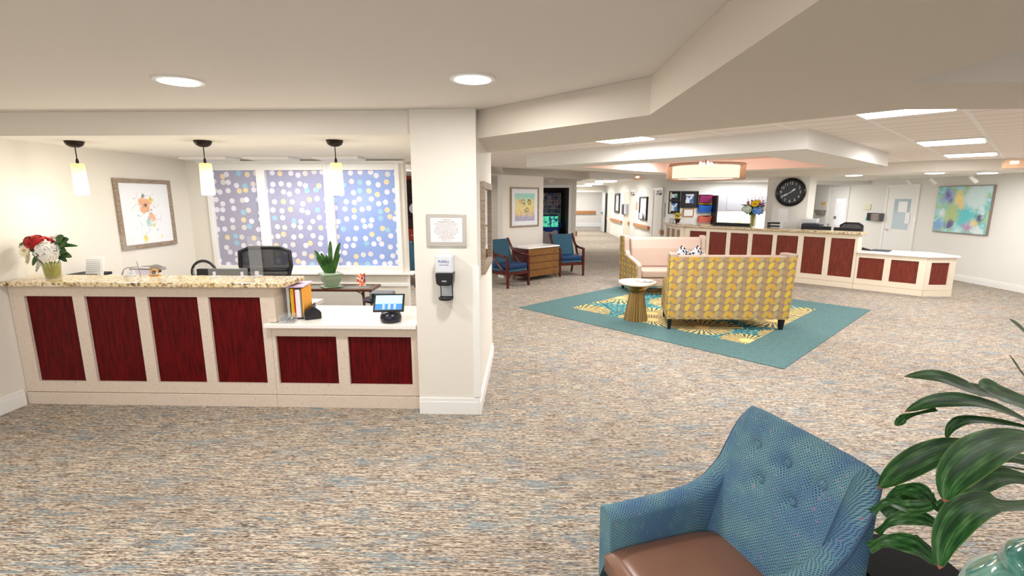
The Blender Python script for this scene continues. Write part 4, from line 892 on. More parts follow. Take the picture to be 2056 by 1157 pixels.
# ------------------------------------------------ nurse station desk
L0 = Vector((3.87, 11.99, 0)); ex = Vector((S2, -S2, 0)); ey = Vector((S2, S2, 0))
def D2(x, y, z=0): return L0 + ex * x + ey * y + Vector((0, 0, z))
tall = [(.12, .53), (.61, 1.01), (1.10, 1.49), (1.58, 2.0), (2.08, 2.49), (2.59, 2.98), (3.08, 3.48)]
o = panel_desk('nurse_desk', 'long tall cream nurse station desk with seven cherry panels', 3.53, .3, 1.05, tall, (.21, .965), L0, R(-45), M_solid2, M_cherry2)
panel_desk('nurse_desk', 'low cream nurse station desk section with two cherry panels', 1.046, .12, .70, [(.04, .44), (.54, .94)], (.21, .62), D2(3.534, 0), R(-45), M_solid2, M_cherry2)
panel_desk('nurse_desk', 'short low end piece of the nurse station desk with one cherry panel', .50, .55, .70, [(.08, .40)], (.21, .61), D2(4.586, 0) + Vector((.002, .0, 0)), 0, M_solid2, M_cherry2)
panel_desk('nurse_desk', 'tall end piece of the nurse station desk with three narrow brown panels', 1.30, .2, 1.05, [(.10, .42), (.53, .85), (.96, 1.26)], (.21, .965), (3.77, 13.34, 0), R(-90), M_solid2, flat('plain brown veneer panel', (150, 108, 84), .4))  # even brown, lighter than the cherry front panels
pts = [D2(3.56, -.06), D2(3.60, .0), D2(3.60, .40), D2(.05, .40), Vector((4.17, 12.3, 0)), Vector((4.17, 13.4, 0)), Vector((3.70, 13.4, 0)), Vector((3.72, 12.1, 0)), Vector((3.80, 11.96, 0)), D2(.02, -.07)]
o = MB().prism([(q.x, q.y) for q in pts], 1.052, 1.09).build('countertop', M_granite, bevel=.005); tag(o, 'curved granite countertop of the nurse station', 'countertop')
c_ = D2(4.58, 0); pts = [D2(3.54, -.04), Vector((c_.x - .01, c_.y - .04, 0)), Vector((c_.x + .54, c_.y - .04, 0)), Vector((c_.x + .54, c_.y + .60, 0)), D2(3.54, .62)]
o = MB().prism([(q.x, q.y) for q in pts], .702, .735).build('countertop', M_white, bevel=.005); tag(o, 'white countertop of the low nurse desk end', 'countertop')
o = MB().prism([tuple(D2(*q)[:2]) for q in [(.3, .42), (3.5, .42), (3.5, 1.0), (.3, 1.0)]], .70, .735).build('desk_surface', M_white); tag(o, 'inner work surface of the nurse station', 'desk')
# station flowers
CZ2 = 1.091
t = thing('flower_bouquet', 'tall mixed bouquet with a blue hydrangea in a glass vase on the nurse station', 'flowers', D2(1.50, .16, CZ2)); t.scale = (1.3, 1.3, 1.22)
MB().lathe([(.042, 0), (.045, .01), (.05, .12), (.055, .24), (.05, .24), (.045, .12), (.04, .02)], 18).build('vase', M_vglass, t, smooth=True)
tips = [(random.uniform(-.1, .1), random.uniform(-.08, .08), random.uniform(.3, .5)) for _ in range(9)]
stems(t, (0, 0, .02), tips, flat('green stem', (70, 104, 30)), .005)
flower(t, 'hydrangea', (.02, -.08, .31), .085, M_blu, 'hyd'); flower(t, 'hydrangea', (-.13, -.02, .33), .08, flat('pale green petal', (214, 228, 208)), 'hyd'); flower(t, 'hydrangea', (.14, .08, .33), .08, flat('beige petal', (222, 206, 176)), 'hyd')
flower(t, 'rose', (-.02, -.06, .43), .055, M_yel, 'rose', (-.5, -.8, .5)); flower(t, 'rose', (.07, .04, .47), .045, flat('pale yellow petal', (246, 220, 130)), 'rose')
b = MB()
for c0, n, r in [((.08, -.01, .41), 30, .06), ((-.1, .0, .44), 12, .04), ((.15, .04, .44), 14, .05)]:
    for k in range(n): b.ball((c0[0] + random.gauss(0, r * .5), c0[1] + random.gauss(0, r * .4), c0[2] + random.gauss(0, r * .5)), .011, n=5)
for dx, dy, h in [(-.06, 0, .62), (.01, .02, .6), (.13, .08, .62), (-.13, -.03, .52), (.17, .1, .55)]:
    for k in range(9): b.ball((dx * (.6 + k * .05), dy * (.6 + .05 * k), h * (.68 + .04 * k)), .007, n=5)
b.build('small_blossom', M_mag, t)
b = MB(); b.uv = []
for p0, p1, wd in [((0, 0, .36), (-.25, -.05, .41), .03), ((.05, 0, .34), (.25, .12, .45), .03), ((-.05, 0, .3), (-.16, -.08, .24), .06), ((.06, 0, .3), (.2, .08, .24), .06), ((0, -.03, .33), (-.03, -.09, .38), .08), ((-.03, 0, .3), (-.1, -.06, .22), .06), ((.05, 0, .28), (.1, 0, .22), .05), ((0, 0, .35), (.1, -.02, .44), .05), ((0, 0, .4), (-.07, 0, .5), .04)]:
    p0 = Vector(p0); p1 = Vector(p1); b.leaf([p0, (p0 + p1) / 2 + Vector((0, 0, .02)), p1], wd, 8, .2, up=(0, -1, .3))
for k in range(26):
    a = random.uniform(0, 6.3); q0 = Vector((random.uniform(-.1, .1), random.uniform(-.06, .04), random.uniform(.25, .42))); q1 = q0 + Vector((math.cos(a) * .10, -.02, math.sin(a) * .07)); b.leaf([q0, (q0 + q1) / 2, q1], .035, 6, .2, up=(0, -1, .3))
b.build('leaf', M_green, t, smooth=True)
p = aty(1360, 447, 12.9)
t = thing('flower_basket', 'small brown basket of yellow flowers on the nurse station left end', 'flowers', (3.93, 12.85, CZ2))
MB().lathe([(.05, 0), (.04, .02), (.075, .11), (.08, .12)], 16).build('basket', flat('dark brown wicker', (74, 34, 26), .7), t)
b = MB()
for k in range(26): b.ball((random.gauss(0, .055), random.gauss(0, .05), random.uniform(.13, .27)), random.uniform(.014, .026), n=6)
b.build('blossom', M_yel, t)
b = MB(); b.uv = []
for k in range(16):
    a = k * .9; b.leaf([(0, 0, .12), (.05 * math.cos(a), .05 * math.sin(a), .2), (.12 * math.cos(a), .12 * math.sin(a), .16 + .16 * random.random())], .035, 6, .2)
b.leaf([(0, 0, .2), (.01, 0, .3), (0, 0, .4)], .03, 5); b.build('leaf', M_green2, t, smooth=True)
single('form_stack', MB().box(-.13, .13, -.1, .1, 0, .03), M_paper, 'pile of white forms on the nurse station beside the yellow flower basket', 'papers', loc=(3.97, 12.45, CZ2), rz=R(10))
single('notepad', MB().box(-.11, .11, -.08, .08, 0, .02), flat('peach note paper', (250, 222, 170)), 'peach coloured paper stack on the granite near the folders', 'papers', loc=D2(.42, .22, CZ2), rz=R(-45))
m = Mat('blue geometric print', rough=.5); v = m.voro(m.coord(), 26); m.color(m.mix(N(v.outputs['Distance']) < .38, (250, 250, 252), (110, 160, 200)))
single('tissue_box', MB().box(-.06, .06, -.06, .06, 0, .12), m, 'white tissue box with blue figures at the nurse station left end', 'box', loc=(3.86, 13.12, CZ2), bevel=.006)
# dark monitors behind the counter
for i, (x, w_, z, l) in enumerate([(.92, .42, 1.165, 'long low black monitor top behind the nurse station counter left of the bouquet'), (1.25 - .02, .0, 0, ''), (2.66, .27, 1.16, 'black monitor behind the nurse counter in front of the mesh chair'), (3.22, .24, 1.15, 'dark monitor nearest the low nurse desk')]):
    if w_: o = MB().box(-w_, w_, -.02, .02, -.3, 0).box(-.05, .05, .02, .05, -.42, -.1).box(-.12, .12, -.08, .12, -.41, -.40).build('computer_monitor', M_blackm, bevel=.005); o.location = D2(x, .52, z); o.rotation_euler = (0, 0, R(-45)); tag(o, l, 'monitor')
t = thing('letter_tray', 'stack of black letter trays behind the bouquet on the nurse station', 'tray', D2(1.84, .54, .736), R(-45))
for k in range(3): MB().box(-.13, .13, -.1, .1, .30 + k * .07, .335 + k * .07).build('tray', M_black, t)
MB().box(-.135, -.13, -.1, .1, 0, .5).box(.13, .135, -.1, .1, 0, .5).build('side', M_lgrey, t)
t = thing('office_printer', 'dark desktop printer with white lid behind the nurse counter near the clock pillar', 'printer', D2(2.48, .82, .736), R(-45))
MB().box(-.16, .2, -.14, .14, 0, .46).build('body', flat('dark navy plastic', (36, 42, 58), .4), t, bevel=.02); MB().box(-.16, .12, -.1, .1, .47, .56).prism_yz([(-.1, .5), (.1, .5), (.1, .6), (-.1, .52)], -.14, -.12).build('lid', M_lgrey, t, bevel=.01)
office_chair('black mesh office chair at the nurse station', (7.03, 10.75, .61), R(135 + 180), .205, .60)
MB_ = MB().box(-.14, .14, -.11, .11, 0, .025); single('flat_tray', MB_, flat('dark grey box', (70, 76, 84), .4), 'flat dark tray on the white low nurse countertop', 'tray', loc=D2(3.85, .35, .736), rz=R(-45), bevel=.004)
single('stapler', MB().prism_yz([(-.08, 0), (.08, 0), (.08, .05), (-.08, .02)], -.02, .02), M_black, 'small black stapler beside the flat dark tray', 'stapler', loc=D2(3.62, .30, .736), rz=R(20))
# back wall of the station (Y = 14.8)
BY = 14.8
def wallrect(px0, py0, px1, py1, Y=BY):
    a, b_ = aty(px0, py0, Y), aty(px1, py1, Y); return a.x, b_.x, b_.z, a.z
def poster(c0, c1, name):
    m = Mat(name, rough=.4); v = m.voro(m.coord(), 11, .8); m.color(m.mix(m.white(v.outputs['Position']) > .55, c0, c1)); return m
for (a, l, art) in [((1343.5, 384, 1365, 402.5), 'upper of the two stacked black framed notices at the nurse station', poster((244, 248, 252), (90, 170, 186), 'teal certificate')), ((1342.5, 403, 1364, 429), 'lower of the two stacked black framed notices at the nurse station', poster((240, 246, 252), (60, 120, 200), 'blue shapes notice')), ((1368, 384, 1400.5, 417.5), 'wide black framed award with four white circles', poster((236, 244, 252), (70, 110, 180), 'award print'))]:
    x0, x1, z0, z1 = wallrect(*a); t = picture('framed_notice', l, x1 - x0, z1 - z0, .03, .05 if 'award' not in l else .11, art, ((x0 + x1) / 2, BY, (z0 + z1) / 2), (0, 0, 0), M_black, matc=(26, 26, 34))
    if 'award' in l:
        for k in range(4): MB().lathe([(.03, 0), (.03, .004)], 16, (-.09 + .06 * k, 0, 0)).build('circle', M_paper, t, loc=(0, -.016, .13), rot=(R(90), 0, 0))
x0, x1, z0, z1 = wallrect(1372, 419, 1392, 435); picture('framed_notice', 'small wood framed certificate under the black framed award', x1 - x0, z1 - z0, .02, 0, M_paper, ((x0 + x1) / 2, BY, (z0 + z1) / 2), (0, 0, 0), M_railw)
for (a, l, c) in [((1404, 391, 1428, 407), 'magenta wall file pocket, topmost beside the grey cupboards', (136, 34, 90)), ((1403, 407, 1427, 411), 'yellow wall file pocket below the magenta one', (240, 200, 60)), ((1402, 411, 1427, 427), 'bright blue wall file pocket', (40, 104, 200)), ((1402, 433, 1426, 447), 'salmon red wall file pocket, lowest of the column', (238, 120, 100))]:
    x0, x1, z0, z1 = wallrect(*a); mm = flat('pocket %d %d %d' % c, c, .5); w2 = (x1 - x0) / 2
    o = MB().add([(-w2, -.10, z1 - z0), (w2 * .25, -.10, z1 - z0), (w2 * .15, -.10, z1 - z0 - .03), (-w2 * .15, -.10, z1 - z0 - .03), (w2, -.10, z1 - z0), (w2 * .88, -.05, 0), (-w2 * .98, -.05, 0), (-w2, 0, z1 - z0), (w2, 0, z1 - z0), (w2 * .88, 0, 0), (-w2 * .98, 0, 0)],
                 [(0, 3, 2, 4, 5, 6), (7, 8, 9, 10), (0, 6, 10, 7), (4, 8, 9, 5), (6, 5, 9, 10)]).build('file_pocket', mm); o.location = ((x0 + x1) / 2, BY, z0); tag(o, l, 'file pocket', 'coloured wall file pockets')
t = thing('overhead_cupboard', 'long grey overhead cupboard behind the bouquet at the nurse station', 'cupboard', (5.55, 14.8, 1.38))
MB().box(0, 2.1, -.35, 0, 0, .42).build('body', flat('light grey laminate', (138, 137, 142), .5), t)
for k in range(3): MB().box(.25 + k * .6, .84 + k * .6, -.36, -.351, .01, .41).build('door', flat('light grey laminate', (138, 137, 142)), t)
MB().box(-.05, -.001, -.37, 0, -.62, .44).build('end_panel', M_black, t)
area('cupboard_lamp', (6.6, 14.6, 1.36), 1.8, .1, 20, (1, .98, .94))
single('work_counter', MB().box(0, 2.3, -.6, 0, .70, .74), M_white, 'white back counter under the grey overhead cupboard', 'counter', loc=(5.4, 14.78, 0))
for (a, l, c) in [((1452, 432, 1462, 444), 'pale aqua note on the bright wall under the grey cupboard', (190, 232, 226)), ((1476, 440, 1486, 450), 'yellow note on the bright wall under the grey cupboard', (250, 224, 130)), ((1488, 430, 1503, 452), 'pale yellow sheet behind the vase under the grey cupboard', (252, 246, 170))]:
    x0, x1, z0, z1 = wallrect(*a); o = MB().box(x0, x1, BY - .006, BY - .002, z0, z1).build('note', flat('note %d %d %d' % c, c)); tag(o, l, 'paper')
# right wall things, X = 9.25
def rw(px0, py0, px1, py1): a, b_ = atx(px0, py0, 9.25), atx(px1, py1, 9.25); return b_.y, a.y, b_.z, a.z
def rbox(name, px, d, mt, l, cat, **k):
    y0, y1, z0, z1 = rw(*px); return single(name, MB().box(9.25 - d, 9.249, y0, y1, z0, z1), mt, l, cat, **k)
M_holder = flat('taupe wire holder', (150, 138, 130), .5)
rbox('room_sign', (1650, 405.5, 1658, 411.5), .02, flat('tan sign face', (226, 186, 126), .5), 'small tan arched sign beyond the clock pillar', 'sign', bevel=.004)
rbox('room_sign', (1650, 412.5, 1657.5, 416), .02, flat('cream sign face', (236, 222, 190), .5), 'small cream plate right under the tan arched sign', 'sign', bevel=.004)
y0, y1, z0, z1 = rw(1643, 421.5, 1658, 433)
single('file_holder', MB().add([(9.1, y0, z1), (9.1, y1, z1), (9.17, y1 - .05, z0), (9.17, y0 + .05, z0), (9.249, y0, z1), (9.249, y1, z1), (9.249, y1 - .05, z0), (9.249, y0 + .05, z0)], [(0, 1, 2, 3), (4, 5, 6, 7), (0, 3, 7, 4), (1, 5, 6, 2), (3, 2, 6, 7)]), M_holder, 'empty taupe wall file holder beyond the clock pillar', 'holder')
rbox('thermostat', (1736.5, 410, 1749, 421.5), .03, flat('cream thermostat', (238, 232, 206), .5), 'cream wall thermostat between the two station doors', 'thermostat', bevel=.006)
y0, y1, z0, z1 = rw(1751.5, 427.5, 1776.5, 444.5)
t = thing('towel_dispenser', 'grey brown wall holder with papers beside the painting side door', 'holder', (9.25, (y0 + y1) / 2, z0)); hw = (y1 - y0) / 2
MB().box(-.012, 0, -hw, hw, 0, z1 - z0).box(-.14, 0, -hw, -hw + .02, 0, z1 - z0).box(-.14, 0, hw - .02, hw, 0, z1 - z0).build('bracket', flat('dark grey bracket', (96, 98, 104), .4), t)
MB().prism([(-.02, -hw + .05), (-.12, -hw + .08), (-.15, 0), (-.12, hw - .12), (-.02, hw - .1)], .01, z1 - z0 - .02).build('cover', flat('grey brown cover', (138, 124, 114), .4), t, bevel=.01)
MB().box(-.10, -.02, -hw + .03, -hw + .048, .02, z1 - z0 - .01).build('papers', M_paper, t)
rbox('folded_cloth', (1741.5, 436.5, 1750, 443.5), .05, flat('aqua paper', (150, 226, 216), .7), 'aqua slip hanging left of the grey brown wall holder', 'paper')
rbox('door_notice', (1676, 418.5, 1683, 432), .012, M_paper, 'narrow white notice hanging on the door with the bright blind', 'paper')
rbox('sanitizer_bottle', (1676.5, 434, 1680, 440), .04, M_grey, 'small grey hook on the door with the bright blind', 'hook')
# track light
t = thing('track_light', 'white ceiling track with three spot heads above the abstract painting', 'spotlight', (8.55, 10.4, ZL)); 
MB().box(-.02, .02, -1.2, 1.2, -.03, 0).build('track', M_white, t)
for yy in (-.6, .35, 1.0): hd = MB().tube([(0, yy, -.03), (0, yy, -.09)], .012).tube([(-.03, yy, -.05), (.10, yy, -.15)], [.03, .042], 14).build('spot_head', M_white, t)
t = thing('exit_sign', 'small peach glowing sign box on the header over the corridor mouth', 'sign', tuple(aty(1279.5, 357, 12.62)))
MB().prism_xz([(-.10, -.06), (.10, -.06), (.10, .02), (.06, .055), (-.06, .055), (-.10, .02)], -.05, .015).build('box', M_exit, t, bevel=.008); MB().box(-.045, .03, -.054, -.0505, -.0, .03).build('lens', M_lightw, t)
t = thing('exit_sign', 'peach glowing rounded sign box on the header near the painting', 'sign', tuple(atd(2036, 329, 9.0)), R(-20))
d_ = ray(2036, 329); q = _C + d_ * (8.05 / d_.y); t.location = q
MB().prism_xz([(-.13, -.07), (.13, -.07), (.13, .02), (.08, .065), (-.08, .065), (-.13, .02)], -.05, .05).build('box', M_exit, t, bevel=.01); MB().box(-.07, .03, -.054, -.0505, .0, .035).build('lens', M_lightw, t)
# corridor things, X = 4.15
def rail(y0, y1, z, label, wrap=False):
    t = thing('hand_rail', label, 'hand rail', (4.15, y0, z)); L_ = y1 - y0
    MB().box(-.085, -.045, 0, L_, -.065, .065).build('rail', M_railw, t, bevel=.012)
    b = MB()
    for yy in (.02, L_ - .06): b.box(-.045, -.001, yy, yy + .05, -.05, .05)
    b.build('bracket', M_railw, t); return t
rail(21.3, 24.1, .72, 'long wooden hand rail on the corridor wall under the slim black frame')
rail(16.55, 18.8, .75, 'wooden hand rail under the black framed bulletin board'); rail(14.85, 15.08, .72, 'short wooden hand rail piece nearest the nurse station'); rail(19.65, 19.9, .74, 'short wooden hand rail piece beside the black dispenser'); rail(25.12, 25.28, .72, 'tiny wooden hand rail piece furthest down the corridor')
t = thing('hand_rail', 'wooden hand rail on the wall beyond the open corridor door', 'hand rail', (2.2, 30.18, .88)); MB().box(0, 2.0, -.08, -.03, -.09, .09).build('rail', M_railw, t); MB().box(.1, .2, -.03, 0, -.05, .05).box(1.8, 1.9, -.03, 0, -.05, .05).build('bracket', M_railw, t)
single('hand_rail', MB().box(1.46, 1.54, 14.9, 15.2, .6, .74).box(1.42, 1.46, 14.95, 15.0, .62, .7), M_railw, 'end of a wooden hand rail at the corridor corner beside the far blue armchair', 'hand rail')
def cframe(name, y0, y1, z0, z1, l, art, f=.05, frm=M_black):
    t = thing(name, l, 'picture', (4.15, (y0 + y1) / 2, (z0 + z1) / 2)); t.rotation_euler = (0, 0, R(-90)); w2, h2 = (y1 - y0) / 2, (z1 - z0) / 2
    MB().box(-w2, -w2 + f, -.06, 0, -h2, h2).box(w2 - f, w2, -.06, 0, -h2, h2).box(-w2 + f, w2 - f, -.06, 0, h2 - f, h2).box(-w2 + f, w2 - f, -.06, 0, -h2, -h2 + f).build('frame', frm, t); MB().box(-w2 + f, w2 - f, -.02, -.002, -h2 + f, h2 - f).build('artwork', art, t); return t
cframe('framed_picture', 22.0, 23.1, 1.08, 1.95, 'tall slim black framed picture in the corridor', poster((236, 240, 240), (200, 214, 214), 'pale print'), .09)
cframe('bulletin_board', 16.95, 18.05, .98, 1.79, 'black framed bulletin board in the corridor', poster((236, 238, 244), (206, 210, 220), 'pinned papers'), .05)
single('paper_sheet', MB().box(4.05, 4.08, 17.35, 17.75, 1.02, 1.22), M_paper, 'white leaflets hanging at the lower part of the bulletin board', 'paper')
t = thing('sanitizer_dispenser', 'black soap dispenser on the corridor wall', 'dispenser', (4.15, 20.75, 1.08)); MB().box(-.14, -.01, -.22, .2, 0, .42).build('body', M_black, t, bevel=.03); MB().box(-.1, -.01, -.2, .18, -.04, 0).build('nozzle', M_grey, t)
t = thing('glove_box', 'pale grey box beside the black soap dispenser', 'box', (4.15, 20.2, 1.08)); MB().box(-.14, -.01, -.2, .2, 0, .42).build('body', flat('pale lilac grey', (200, 198, 210)), t, bevel=.02)
single('wall_sign', MB().box(4.13, 4.149, 15.42 - .55, 15.0, 1.25, 1.52), flat('tan wood', (206, 190, 160)), 'small tan bell plate nearest the nurse station on the corridor wall', 'sign')
single('wall_phone', MB().box(4.10, 4.149, 14.80, 14.86, 1.18, 1.60), M_lgrey, 'long pale wall intercom at the corridor corner', 'intercom')
single('door_sign', MB().box(4.13, 4.149, 18.55, 18.75, 1.3, 1.6), flat('orange sign', (240, 160, 130)), 'small orange sign beside a corridor door', 'sign')
# dark room
m = Mat('collage of photographs', rough=.4); p = m.xyz(); u, v = p[0] * 9, p[2] * 7; 
nn = m.noise(m.coord((1, 1, 1)), 20, 3, .7); wn = m.white(m.comb(fl(u), fl(v))); c = m.ramp(nn + wn * .3, [(.45, (40, 38, 60)), (.55, (60, 90, 160)), (.65, (150, 120, 110)), (.75, (210, 200, 210)), (.85, (170, 60, 50))]); ed = mn(fr(u), fr(v)) < .06
m.color(m.mix(ed, c, (216, 212, 216))); x0, x1, z0, z1 = wallrect(1086, 387.5, 1125.5, 452, 16.5)
t = thing('photo_board', 'photo collage board on the dark wall of the side room', 'board', ((x0 + x1) / 2, 16.595, (z0 + z1) / 2)); MB().box(-(x1 - x0) / 2, (x1 - x0) / 2, -.04, -.005, -(z1 - z0) / 2, (z1 - z0) / 2).build('board', m, t)
m = Mat('glowing aquarium plants', rough=.3); nn = m.noise(m.coord((1, 1, 1)), 7, 3, .6); cg = m.ramp(nn, [(.4, (14, 60, 110)), (.46, (20, 120, 110)), (.52, (110, 240, 190)), (.62, (20, 170, 90))]); m.color(cg); m.emit(cg, .8)
t = thing('aquarium', 'aquarium glowing green on a royal blue stand in the dark side room', 'aquarium', (.72, 15.9, 0)); MB().box(-.5, .30, 0, .4, .82, 1.16).build('tank', m, t); MB().box(-.52, .34, -.02, .42, 0, .80).box(.31, .42, 0, .3, .801, .95).build('stand', flat('royal blue cloth', (10, 60, 170), .6), t); MB().box(-.5, .30, 0, .4, 1.165, 1.2).build('hood', flat('blue hood', (20, 60, 130)), t)
t = thing('side_chair', 'grey curved back chair standing before the aquarium', 'chair', (.62, 13.6, 0)); MB().prism_xz([(-.24, .45), (.24, .45), (.26, .82), (.2, .86), (.08, .80), (-.08, .80), (-.2, .86), (-.26, .82)], .16, .2).build('backrest', flat('grey vinyl', (124, 118, 122), .5), t, bevel=.01)
MB().box(-.24, .24, -.25, .2, .40, .46).build('seat', flat('grey vinyl', (124, 118, 122)), t, bevel=.02)
for sx in (-.2, .2):
    for sy in (-.2, .18): MB().tube([(sx, sy, .4), (sx, sy, 0)], .015).build('leg', M_black, t)
t = thing('ceiling_camera', 'small white wedge shaped fixture on the side passage ceiling', 'fixture', tuple(Vector((aty(1108, 361, 13.6).x, 13.6, 2.23)))); MB().prism_xz([(-.1, 0), (.12, 0), (-.05, -.08)], -.05, .05).build('body', M_white, t)
# palm in opening
t = thing('palm_plant', 'arching palm plant in the opening behind the first blue armchair', 'plant', (-1.12, 11.3, 0))
MB().lathe([(.12, 0), (.16, .3), (.17, .32)], 20).build('pot', flat('cream pot', (220, 210, 190), .4), t); b = MB(); b.uv = []
for k in range(22):
    a = k * 2.4; L_ = random.uniform(.3, .45); h = random.uniform(.95, 1.3); b.leaf([(0, 0, .35), (.1 * math.cos(a), .1 * math.sin(a), h * .8), (L_ * .6 * math.cos(a), L_ * .6 * math.sin(a), h + .08), (L_ * math.cos(a), L_ * math.sin(a), h - .12)], .04, 10, .3)
b.build('frond', Mat('yellow green palm leaf', (120, 150, 70), .5), t, smooth=True)

# ================================================================== FOREGROUND
# wing armchair
AX, AY, ARZ = .745, 1.60, R(108.6)
t = thing('accent_armchair', 'blue green tufted armchair with brown leather seat in the foreground', 'chair', (AX, AY, 0), ARZ)
PTS = [(-.262, .37), (-.263, .22), (-.265, .05), (-.266, -.10), (-.268, -.20), (-.266, -.268), (-.232, -.300), (-.12, -.308), (0, -.310), (.12, -.308), (.232, -.300), (.266, -.268), (.268, -.20), (.266, -.10), (.265, .05), (.263, .22), (.262, .37)]
def cr(pts, t):
    k = t * (len(pts) - 1); i = min(int(k), len(pts) - 2); u = k - i; g = lambda j: Vector(pts[max(0, min(len(pts) - 1, j))])
    return .5 * ((2 * g(i)) + (g(i + 1) - g(i - 1)) * u + (2 * g(i - 1) - 5 * g(i) + 4 * g(i + 1) - g(i + 2)) * u * u + (3 * g(i) - g(i - 1) - 3 * g(i + 1) + g(i + 2)) * u ** 3)
HY = [(-.40, .885), (-.292, .882), (-.272, .825), (-.245, .745), (-.195, .655), (-.12, .588), (-.03, .557), (.10, .545), (.40, .540)]
def shell_h(p):
    y = p.y; H_ = HY
    for (y0, h0), (y1, h1) in zip(H_, H_[1:]):
        if y <= y1: k = (y - y0) / (y1 - y0); return h0 + (h1 - h0) * k
    return HY[-1][1]
BUT = [(-.145, .765), (0, .765), (.145, .765), (-.075, .665), (.075, .665)]
def shell(u, v):                 # u: round the section, v: along the path
    p = cr(PTS, v); q = cr(PTS, min(1, v + .02)) - cr(PTS, max(0, v - .02)); n = Vector((q.y, -q.x)).normalized()
    if n.dot(p - Vector((0, .1))) < 0: n = -n
    h = sum(shell_h(cr(PTS, max(0, min(1, v + k_ * .006)))) for k_ in (-1, 0, 1)) / 3
    th = .033; z0i, z0o = .34, .20; s = u; aa = abs(v - .5); kk = max(0, min(1, (.30 - aa) / .15)); nb = kk * kk * (3 - 2 * kk)
    if s < .38: off, z = th, z0o + (h - .03 - z0o) * (s / .38)
    elif s < .50: k = (s - .38) / .12 * math.pi; off, z = th * math.cos(k), h - .03 + .03 * math.sin(k)
    elif s < .97: off, z = -th, h - .03 - (h - .03 - z0i) * ((s - .50) / .47)
    else: off, z = -th + 2 * th * (s - .97) / .03 * .5, z0i
    kz = min(1, max(0, (.87 - z) / .48)) * min(1, (s - .44) / .06) if s >= .44 else 0
    off += (1 - nb * .5) * .03 * (z - .6) if s < .44 else 0
    if s >= .50 and s < .97 and aa < .17:
        d_ = min(math.hypot(p.x - bx_, z - bz_) for bx_, bz_ in BUT); off += .026 * math.exp(-(d_ / .03) ** 2) - .014 * math.exp(-((p.x / .22) ** 2 + ((z - .68) / .17) ** 2) * 1.0)
    P_ = p + n * off + Vector((-p.x / .265 * (1 - nb) * .03 * kz, nb * .19 * kz)); return (P_.x, P_.y, z)
ARC = [0]
for k in range(200): ARC.append(ARC[-1] + (cr(PTS, (k + 1) / 200) - cr(PTS, k / 200)).length)
def shell_uv(u, v):
    z = shell(u, v)[2]; h = shell_h(cr(PTS, v)); y = z if u < .38 else (h - .03 + .11 * (u - .38) / .12 if u < .5 else h * 2 + .05 - z)
    return (ARC[int(v * 200)], y)
b = MB(); b.grid(shell, 120, 160, True, shell_uv)
for e_ in (0, 1): b.add([shell(i / 120, e_) for i in range(120)], [tuple(range(120))]); b.uv += [(shell(i / 120, e_)[0], shell(i / 120, e_)[2]) for i in range(120)]
b.build('upholstered_shell', M_weave, t, smooth=True)
def innerpt(bx_, bz_):
    best = None
    for i in range(200):
        v = .35 + .3 * i / 199
        for s in [.50 + .47 * j / 60 for j in range(60)]:
            P_ = shell(s, v); e = (P_[2] - bz_) ** 2 + (cr(PTS, v).x - bx_) ** 2
            if best is None or e < best[0]: best = (e, P_)
    return best[1]
for bx_, bz_ in BUT:
    P_ = Vector(innerpt(bx_, bz_)); MB().ball(tuple(P_ + Vector((0, .004, 0))), .0165, (1, .6, 1), 14).build('button', M_weaveb, t, smooth=True)
MB().tube([Vector(shell(.39, v / 80)) for v in range(2, 79)], .005, 6).build('piping', flat('dark blue welt', (58, 84, 112), .8), t, smooth=True)
def seat(u, v):
    a = (u * 2 - 1); y = -.14 + v * .53; w_ = .215 - .03 * max(0, (.3 - v)) / .3; e = (1 - a ** 6) * (1 - (v * 2 - 1) ** 6)
    return (a * w_, y, .365 + .05 * e ** .5)
b = MB().grid(seat, 30, 30); b.box(-.214, .214, -.14, .385, .30, .3649); b.build('seat_cushion', M_brownl, t, smooth=True)
MB().box(-.22, .22, -.2, .37, .25, .299).build('seat_frame', M_mahog, t, bevel=.01)
for sx in (-1, 1):
    MB().tube([(sx * .245, .35, .21), (sx * .245, .365, .0)], [.024, .016], 4).build('leg', M_mahog, t); MB().tube([(sx * .22, -.22, .26), (sx * .23, -.28, .0)], [.024, .016], 4).build('leg', M_mahog, t)
